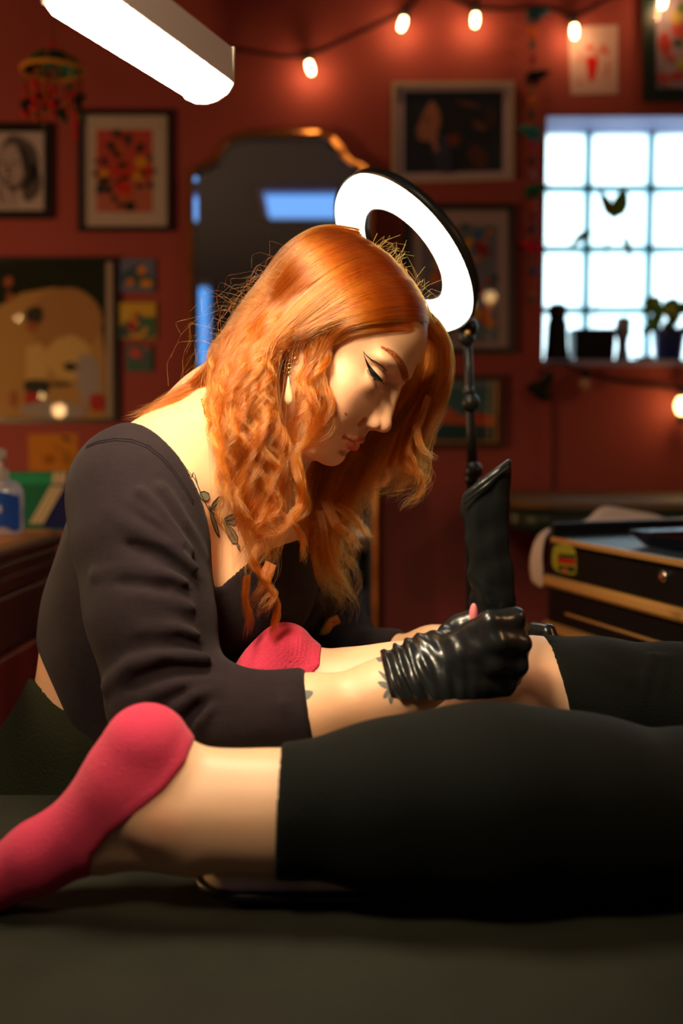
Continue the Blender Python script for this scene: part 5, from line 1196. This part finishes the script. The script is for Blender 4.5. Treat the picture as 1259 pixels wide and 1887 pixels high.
# client
me, X = sdf_mesh(legs, ax(-.32, 1.03, .007, .003, -.32, .2), ax(.6, 1.1, .004), ax(.66, .95, .0035))
C = np.tile(np.array([[.70, .42, .26]]), (len(X), 1)); sp_ = np.exp(-((X-P(293, 1515, .71))**2).sum(1)/.02**2)*.5; C = blend(C, sp_, (.62, .24, .14))
sp_ = np.exp(-((X-P(985, 1240, .93))**2).sum(1)/.02**2)*.45; C = blend(C, sp_, (.70, .22, .12)); vcolor(me, C)
cb = link('body', me, SKIN, client)
SOCK = mat('pink_sock', (.56, .042, .095), .9, sheen=.1, bump=.6, bscale=600)
me, X = sdf_mesh(near_sock, ar(-.32, -.05, .002), ar(.68, .82, .0022), ar(.66, .9, .002)); link('sock', me, SOCK, client)
me, X = sdf_mesh(far_sock, ar(-.2, .05, .0016), ar(.9, 1.05, .002), ar(.70, .95, .0016)); link('sock', me, SOCK, client)
me, X = sdf_mesh(client_pants, ar(-.07, 1.03, .0045), ar(.6, 1.1, .0045), ar(.66, .95, .0045)); link('trousers', me, mat('black_cotton', (.0035, .0043, .0035), .85, sheen=.04, bump=.5, bscale=500), client)
# hair tie / machine with its black bag
tm_ = empty('tattoo_machine', P(905, 1130, .885), 'tattoo machine in a black cover bag held upright in the gloved hand', 'tattoo machine')
def bag(p):
    Y = .885
    ctr = [(905, 1160, .014), (907, 1110, .0190), (906, 1060, .0190), (900, 1000, .0195), (894, 940, .0208), (893, 880, .0218), (893, 800, .0225)]
    d = None
    for (x0, y0, r0), (x1, y1, r1) in zip(ctr[:-1], ctr[1:]):
        e = cone(p*np.array([1, 2.5, 1], f32), P(x0, y0, Y)*np.array([1, 2.5, 1]), P(x1, y1, Y)*np.array([1, 2.5, 1]), r0, r1)
        d = e if d is None else smin(d, e, .006)
    d = d*.6-.0005*n3(p, 150, 31)-.0007*n3(p*np.array([1, 1, .5], f32), 330, 32)
    d = d-.0016*np.clip(n3(p, 240, 33), 0, 1)*smooth_step(p[:, 2], float(P(0, 1060, Y)[2])+.02, float(P(0, 1060, Y)[2])-.01)
    # slanting open mouth of the bag
    a, c_ = P(848, 914, Y), P(938, 845, Y); dv = c_-a; nn = np.array([-dv[2], 0, dv[0]]); nn /= np.linalg.norm(nn)
    return smax(d, pl(p, a, nn), .002)
me, X = sdf_mesh(bag, ar(.09, .18, .0014), ar(.85, .92, .0014), ar(.88, 1.08, .0014)); link('cover_bag', me, mat('bag_plastic', (.008, .009, .009), .30, bump=.2, bscale=120), tm_)
a, c_ = P(852, 926, .885), P(935, 858, .885)
MB().tube([a+np.array([0, -.0115, 0]), (a+c_)/2+np.array([0, -.0130, 0]), c_+np.array([0, -.0100, 0])], .0012, 6).build('bag_hem', M['black'], tm_, True)
MB().tube([P(905, 1165, .885), P(912, 1230, .89), P(930, 1262, .90)], [.010, .008, .003], 12).build('grip', M['black'], tm_, True)
MB().ball(P(873, 1131, .872), (.0038, .004, .0095), 12, 9).build('wrap_tape', mat('pink_tape', (.75, .20, .22), .6), tm_, True)
MB().tube([P(990, 1182, 1.03), P(1010, 1178, 1.02)], .004, 8)
# ---------------------------------------------------------------- hair
hr = np.random.default_rng(21)
HM = bpy.data.materials.new('red_hair'); HM.use_nodes = True
hn = HM.node_tree.nodes; hl = HM.node_tree.links; hn.clear()
ho = hn.new('ShaderNodeOutputMaterial'); hb_ = hn.new('ShaderNodeBsdfHairPrincipled'); hi = hn.new('ShaderNodeHairInfo'); hrp = hn.new('ShaderNodeValToRGB')
hrp.color_ramp.elements[0].color = (.17, .010, .0015, 1); hrp.color_ramp.elements[1].color = (.70, .13, .006, 1)
hl.new(hi.outputs['Random'], hrp.inputs[0]); hl.new(hrp.outputs[0], hb_.inputs['Color'])
hb_.inputs['Roughness'].default_value = .20; hb_.inputs['Radial Roughness'].default_value = .45; hb_.inputs['IOR'].default_value = 1.5
hl.new(hb_.outputs[0], ho.inputs[0])
def surf_pt(px, py, lift=.004, Yf=1.04):
    d = Vector(ray(px, py)).normalized(); h, n, i, dist = BV.ray_cast(O_, d)
    if h is None or h.y > 1.12:
        h2, n2, i2, d2 = BV.find_nearest(Vector(P(px, py, Yf)))
        p = P(px, py, Yf); return p if d2 > .012 else np.array(h2+(Vector(p)-h2).normalized()*max(d2, lift*.6))
    if n.dot(d) > 0: n = -n
    return np.array(h+n*lift)
def snap(px, py, Y, lift):
    h, n, i, d = BV.find_nearest(Vector(P(px, py, Y))); return np.array(h+n*lift*(1 if (h-Vector(HEAD_O)).dot(n) > 0 else -1))
def path3(pts, lift=.004):
    return np.array([surf_pt(q[0], q[1], lift) if len(q) == 2 else (snap(*q[:3], lift) if len(q) == 4 else P(q[0], q[1], q[2])) for q in pts])
def resample(A, n):
    s = np.r_[0, np.cumsum(np.linalg.norm(np.diff(A, axis=0), axis=1))]; s /= s[-1]; t = np.linspace(0, 1, n)
    B = np.stack([np.interp(t, s, A[:, k]) for k in range(3)], 1)
    for _ in range(3): B[1:-1] = .25*B[:-2]+.5*B[1:-1]+.25*B[2:]
    return B
def resample_idx(A, n):
    t = np.linspace(0, len(A)-1, n); B = np.stack([np.interp(t, np.arange(len(A)), A[:, k]) for k in range(3)], 1)
    for _ in range(4): B[1:-1] = .25*B[:-2]+.5*B[1:-1]+.25*B[2:]
    return B
NK = [
    [(803, 606, 1.055, 0), (742, 597), (685, 598), (636, 605), (606, 632), (584, 668), (592, 705), (611, 742), (602, 778), (574, 800), (553, 822), (545, 850)],
    [(802, 572, 1.065, 0), (735, 556), (675, 562), (625, 582), (590, 606), (572, 645), (574, 690), (562, 748, .958), (546, 830, .952), (541, 900, .955), (522, 970, .96), (508, 1045, .965)],
    [(790, 540, 1.075, 0), (715, 525), (655, 540), (605, 573), (560, 606), (516, 630), (482, 670, .953), (486, 750, .945), (512, 830, .943), (512, 910, .95), (512, 990, .955), (490, 1105, .96)],
    [(770, 508, 1.08, 0), (690, 492), (630, 508), (575, 552), (530, 597), (490, 645, .955), (462, 700, .95), (455, 770, .94), (465, 850, .94), (455, 930, .945), (475, 1010, .955), (464, 1112, .96)],
    [(742, 474, 1.085, 0), (660, 462), (600, 478), (540, 522), (495, 577), (455, 636, .975), (430, 698, .965), (430, 770, .95), (450, 850, .945), (455, 920, .95), (470, 1000, .96), (464, 1085, .965)],
    [(702, 448, 1.085, 0), (620, 443), (560, 464), (500, 512, 1.02), (458, 570, 1.0), (425, 628, .995), (400, 690, .985), (408, 745, .972), (424, 800, .96), (440, 870, .955), (450, 930, .955), (464, 1000, .96)],
    [(660, 442), (600, 441), (545, 462, 1.05), (488, 512, 1.05), (446, 568, 1.05), (412, 625, 1.05), (392, 675, 1.05), (398, 715, 1.03), (412, 760, 1.0), (428, 820, .985), (442, 880, .975), (452, 930, .97)]]
FK = [
    [(796, 588, 1.05, 0), (815, 612, 1.05), (828, 660, 1.06), (825, 710, 1.07), (805, 758, 1.08), (786, 800, 1.08), (764, 842, 1.08), (774, 885, 1.08), (758, 918, 1.08), (732, 944, 1.08)],
    [(792, 570, 1.06, 0), (812, 605, 1.07), (820, 655, 1.09), (810, 710, 1.10), (780, 760, 1.11), (752, 800, 1.11), (740, 845, 1.11), (712, 880, 1.11), (690, 900, 1.11), (668, 906, 1.11)],
    [(780, 545, 1.07, 0), (802, 600, 1.11), (798, 680, 1.12), (760, 750, 1.13), (705, 825, 1.13), (655, 890, 1.125), (622, 960, 1.12), (628, 1030, 1.12), (655, 1080, 1.12), (648, 1120, 1.12)],
    [(745, 505, 1.09), (745, 600, 1.14), (700, 700, 1.15), (650, 800, 1.14), (600, 880, 1.125), (580, 960, 1.115), (590, 1030, 1.11), (620, 1085, 1.11), (630, 1130, 1.11), (600, 1166, 1.11)],
    [(690, 455, 1.08), (690, 560, 1.14), (640, 680, 1.15), (590, 790, 1.14), (560, 870, 1.12), (545, 940, 1.10), (550, 1000, 1.09), (575, 1060, 1.09), (585, 1110, 1.09), (560, 1130, 1.09)]]
NPT = 44
def keyset(K, lift):
    return [resample_idx(path3(k, lift), NPT) for k in K]
KN = [keyset(NK, l) for l in (.0035, .009)]; KF = [resample_idx(path3(k), NPT) for k in FK]
def at_key(KS, s):
    x = np.clip(s, 0, 1)*(len(KS)-1); i = int(min(x, len(KS)-2)); u = x-i; return KS[i]*(1-u)+KS[i+1]*u
def lift_out(G, lift, upto=.62):
    """keep a guide outside the head"""
    G = G.copy()
    for i in range(int(len(G)*upto)):
        h, n, _, d = BV.find_nearest(Vector(G[i]), .06)
        if h is None: continue
        if (h-Vector(HEAD_O)).dot(n) < 0: n = -n
        if (Vector(G[i])-h).dot(n) < lift: G[i] = np.array(h+n*lift)
    for _ in range(2): G[1:-1] = .25*G[:-2]+.5*G[1:-1]+.25*G[2:]
    return G
T = np.linspace(0, 1, NPT)
ALL = []; RAD = []
def clump(G, n, w0, w1, w2, amp, lam, ph, t0=.5, th=.35, rad=.00013, fuzz=.0012, sgn=1, lenr=(.86, 1.0)):
    """n strands round the guide G: wide and flat at the root, gathered into one curl at the tip"""
    d = np.gradient(G, axis=0); L = np.linalg.norm(d, axis=1); s = np.cumsum(L); d /= L[:, None]
    v = G-HEAD_O; v /= np.linalg.norm(v, axis=1)[:, None]; cam_ = np.array([0, -1., 0]); on_h = np.clip(1.3-np.linalg.norm(G-HEAD_O, axis=1)/.13, 0, 1)[:, None]
    o = v*on_h+cam_*(1-on_h); o = o-(o*d).sum(1)[:, None]*d; o /= np.linalg.norm(o, axis=1)[:, None]+1e-9; e = np.cross(d, o)
    A = amp*smooth_step(T, t0-.22, t0+.28); a = 2*PI*s/lam+ph
    C = G+A[:, None]*(np.cos(a)[:, None]*e*1.0+np.sin(a)[:, None]*o*.8*sgn)
    W = np.interp(T, [0, .15, .5, .8, 1], [w0, w0, w1, w1*.8, w2]); H = np.interp(T, [0, .15, .5, .8, 1], [.0008, .0015, w1*th*1.3, w1*th*1.5, w2])
    r = np.sqrt(hr.random(n)); f = hr.random(n)*2*PI; U = r*np.cos(f); V = r*np.sin(f)
    # the bundle rolls round its own axis as it curls
    rol = a*.5*smooth_step(T, t0, 1)
    cu = U[:, None]*np.cos(rol)+V[:, None]*np.sin(rol); cv = -U[:, None]*np.sin(rol)+V[:, None]*np.cos(rol)
    X = C[None]+(cu*W)[..., None]*e[None]+(cv*H)[..., None]*o[None]
    # gentle private wander
    k1 = hr.random((n, 3))*6.28; f1 = 1.5+hr.random((n, 3))*3.5
    X += (fuzz*np.sin(T[None, :, None]*f1[:, None, :]*6.28/2+k1[:, None, :]))*(T[None, :, None]**.7)
    # random lengths
    le = lenr[0]+(lenr[1]-lenr[0])*hr.random(n)
    idx = T[None]*le[:, None]*(NPT-1); i0 = np.clip(idx.astype(int), 0, NPT-2); fr = (idx-i0)[..., None]
    rows = np.arange(n)[:, None]; X = X[rows, i0]*(1-fr)+X[rows, i0+1]*fr
    ALL.append(X); RAD.append(np.full((n, NPT), rad)*np.interp(T, [0, .7, 1], [1, 1, .35])[None])
    return C, W, H, e, o
# near side: overlapping sheets of clumps
for i in range(150):
    s2 = 0; s = .075+.925*(i+hr.random())/150; lay = hr.random(); G = at_key(KN[0], s)*(1-lay)+at_key(KN[1], s)*lay
    if s < .345:      # the hair parts here round the ear lobe
        s2 = .02 if s < .11 else (.155 if hr.random() < .14 else .35); G2 = at_key(KN[0], s2)*(1-lay)+at_key(KN[1], s2)*lay; jj = smooth_step(T, .28, .42)[:, None]; G = G*(1-jj)+G2*jj
    G = lift_out(G, .0035+.006*lay); j = smooth_step(T, .45 if s > .4 else .6, .85)[:, None]; G += j*np.array([hr.normal()*.008, -abs(hr.normal())*.010+.004, hr.normal()*.008])
    cut = 1-.30*hr.random()**1.5
    if s2 == .02 and s < .11: cut = hr.uniform(.78, 1); G = G-j*0
    G = resample_idx(G[:max(12, int(NPT*cut))], NPT)
    clump(G, 110, .0105, .0066, .0022, hr.uniform(.004, .012), hr.uniform(.060, .095), hr.uniform(0, 6.28), t0=hr.uniform(.48, .62), rad=.00012, fuzz=.0019, sgn=hr.choice([-1, 1]), lenr=(.52, 1.0), th=.5)
# smooth roots close to the scalp, to cover it
for i in range(90):
    s = .0+1.0*(i+hr.random())/90; G = lift_out(at_key(KN[0], s), .0032); G = resample_idx(G[:int(NPT*(.62 if not .1 < s < .36 else .36))], NPT)
    clump(G, 60, .0085, .0085, .006, .0, .08, 0, rad=.00014, fuzz=.0009)
# the lock that curls on the cheek
for w, n_ in ((.0042, 90), (.0030, 60)):
    G = at_key(KN[0], .0); clump(G, n_, .006, w, .0010, .0, .08, 0, rad=.00012, fuzz=.0006, lenr=(.9, 1))
G = resample_idx(path3([(640, 590), (612, 590), (585, 600), (570, 625), (571, 660), (590, 695), (609, 730), (612, 757), (596, 782)], .007), NPT); clump(G, 160, .009, .0055, .0025, 0, .08, 0, rad=.00013, fuzz=.001)
# distinct curls in front of the chest
CURL = [([(500, 760, .94), (470, 830, .935), (500, 900, .935), (515, 935, .935), (480, 960, .93), (462, 975, .935), (500, 985, .94), (520, 960, .94)], .0085),
        ([(545, 840, .945), (558, 890, .94), (560, 930, .94), (535, 965, .935), (490, 985, .935), (466, 1005, .94)], .0060),
        ([(455, 960, .945), (478, 1000, .94), (462, 1035, .935), (488, 1070, .935), (468, 1105, .94), (456, 1135, .95)], .0042),
        ([(500, 1040, .94), (488, 1070, .935), (506, 1095, .935), (488, 1120, .935), (476, 1140, .94)], .0042),
        ([(510, 940, .94), (545, 970, .935), (560, 1000, .94), (560, 1040, .945)], .0030),
        ([(445, 870, .95), (450, 930, .945), (466, 960, .94), (470, 930, .935), (500, 890, .935)], .0050),
        ([(500, 1080, .94), (512, 1110, .94), (506, 1150, .95), (500, 1180, .955)], .0030),
        ([(455, 1060, .945), (450, 1100, .945), (460, 1140, .95), (452, 1175, .955)], .0026),
        ([(418, 760, .95), (416, 830, .945), (428, 900, .945), (440, 960, .95), (455, 1000, .955)], .0036)]
for pts, w in CURL:
    G = resample(path3(pts), NPT)
    for q_ in range(3):      # each curl is three thinner strands twisted together
        G2 = G+hr.normal(size=3)*w*.35; clump(G2, int(50+w*5000), w*.7, w*.55, w*.10, w*.35, .045, 2.1*q_, t0=.2, rad=.00010, fuzz=.0026, th=.6, lenr=(.40, 1))
# far side
for i in range(95):
    s = (i+hr.random())/95; G = at_key(KF, s).copy(); j = smooth_step(T, .3, .8)[:, None]; G += j*np.array([hr.normal()*.008, hr.normal()*.008, hr.normal()*.008])
    cut = 1-.25*hr.random()**1.5; G = resample_idx(G[:max(12, int(NPT*cut))], NPT)
    clump(G, 62, .009, .0075, .0026, hr.uniform(.002, .008), hr.uniform(.07, .11), hr.uniform(0, 6.28), t0=.6, rad=.00012, sgn=hr.choice([-1, 1]), fuzz=.0028, lenr=(.5, 1), th=.5)
for pts, w in [([(770, 750, 1.07), (745, 800, 1.065), (742, 850, 1.065), (775, 880, 1.065), (772, 915, 1.065), (738, 942, 1.07)], .0060), ([(740, 790, 1.07), (720, 850, 1.07), (712, 880, 1.07), (690, 895, 1.07), (664, 905, 1.07)], .0050), ([(790, 730, 1.07), (770, 790, 1.06), (780, 830, 1.055), (800, 850, 1.05)], .0042), ([(760, 780, 1.07), (750, 830, 1.06), (764, 870, 1.06), (775, 900, 1.06)], .004),
               ([(600, 920, 1.09), (620, 970, 1.08), (655, 1000, 1.08), (672, 1010, 1.08)], .006), ([(590, 940, 1.09), (600, 1010, 1.08), (630, 1080, 1.08), (665, 1105, 1.08)], .005), ([(575, 960, 1.08), (572, 1030, 1.075), (592, 1080, 1.075), (600, 1100, 1.075)], .004), ([(625, 1140, 1.08), (605, 1150, 1.08), (592, 1170, 1.08)], .005), ([(620, 930, 1.09), (660, 960, 1.08), (682, 985, 1.08), (684, 1000, 1.08)], .005)]:
    G = resample(path3(pts), NPT); clump(G, 150, w, w*.8, w*.15, .003, .06, hr.uniform(0, 6), rad=.00012, fuzz=.0028, th=.6, lenr=(.5, 1))
for yo in (0, .008, .018, .03):
    G = resample(path3([(745, 478, 1.05+yo, 0), (772, 520, 1.05+yo, 0), (790, 562, 1.045+yo, 0), (800, 596, 1.045+yo, 0), (815, 630, 1.055+yo), (827, 675, 1.065+yo), (822, 720, 1.07+yo)]), NPT); clump(G, 130, .008, .007, .005, 0, .08, 0, rad=.00013, fuzz=.0012, th=.5)
# hair laid over the back of the shoulder
for i in range(26):
    k = i/25; G = resample(path3([(455-20*k, 600+30*k, 1.03), (400, 665+20*k, 1.04), (350+20*k, 712+10*k, 1.05), (290+40*k, 745+5*k, 1.04), (225+70*k+hr.uniform(-20, 20), 772-4*k, 1.03)]), NPT)
    clump(G, 42, .010, .0055, .003, .0015, .1, 0, rad=.00010, fuzz=.0030, lenr=(.6, 1))
# fly-aways
for i in range(330):
    s = hr.random(); G = at_key(KN[1], s).copy(); st_ = hr.random(3)*6.28; fq = hr.uniform(2, 6)
    amp = hr.uniform(.004, .018)*smooth_step(T, .2, .9)
    G += np.stack([np.sin(T*fq+st_[0])*amp-abs(hr.normal())*.010*T*(s > .5), -np.abs(np.sin(T*fq+st_[1]))*amp, np.cos(T*fq+st_[2])*amp+hr.uniform(-.002, .008)*T], 1)
    G = G[:int(NPT*hr.uniform(.35, 1))]; G = resample_idx(G, NPT); ALL.append(G[None]); RAD.append(np.full((1, NPT), .00008))
for i in range(120):
    x = hr.uniform(400, 560); y = 560-(x-430)*.75 if x > 430 else 600; a0 = P(x+hr.uniform(20, 60), y+hr.uniform(10, 60), 1.0); a1 = a0+np.array([-hr.uniform(.02, .055), 0, hr.uniform(-.01, .022)]); a2 = a1+np.array([-hr.uniform(.0, .03), 0, -hr.uniform(.01, .05)])
    G = resample(np.array([a0, (a0+a1)/2+hr.normal(size=3)*.004, a1, (a1+a2)/2+hr.normal(size=3)*.006, a2]), NPT); ALL.append(G[None]); RAD.append(np.full((1, NPT), .00008))
for i in range(60):
    t = hr.random(); x = 690+120*t; y = 447+150*t**1.4; a0 = P(x-6, y+5, 1.03); a1 = a0+np.array([hr.uniform(.002, .014), 0, hr.uniform(.0, .013)]); a2 = a1+np.array([hr.uniform(-.01, .015), 0, hr.uniform(-.02, .012)])
    G = resample(np.array([a0, a1, a2]), NPT); ALL.append(G[None]); RAD.append(np.full((1, NPT), .00007))
HX = np.concatenate(ALL).astype(f32); HR = np.concatenate(RAD).astype(f32)
hc = bpy.data.hair_curves.new('hair'); hc.add_curves([NPT]*len(HX))
hc.attributes['position'].data.foreach_set('vector', HX.reshape(-1, 3).ravel())
ra = hc.attributes.get('radius') or hc.attributes.new('radius', 'FLOAT', 'POINT'); ra.data.foreach_set('value', HR.ravel())
hc.materials.append(HM)
ho_ = bpy.data.objects.new('hair', hc); COL.objects.link(ho_); ho_.parent = artist; ho_.location = -artist.location
print('strands', len(HX))
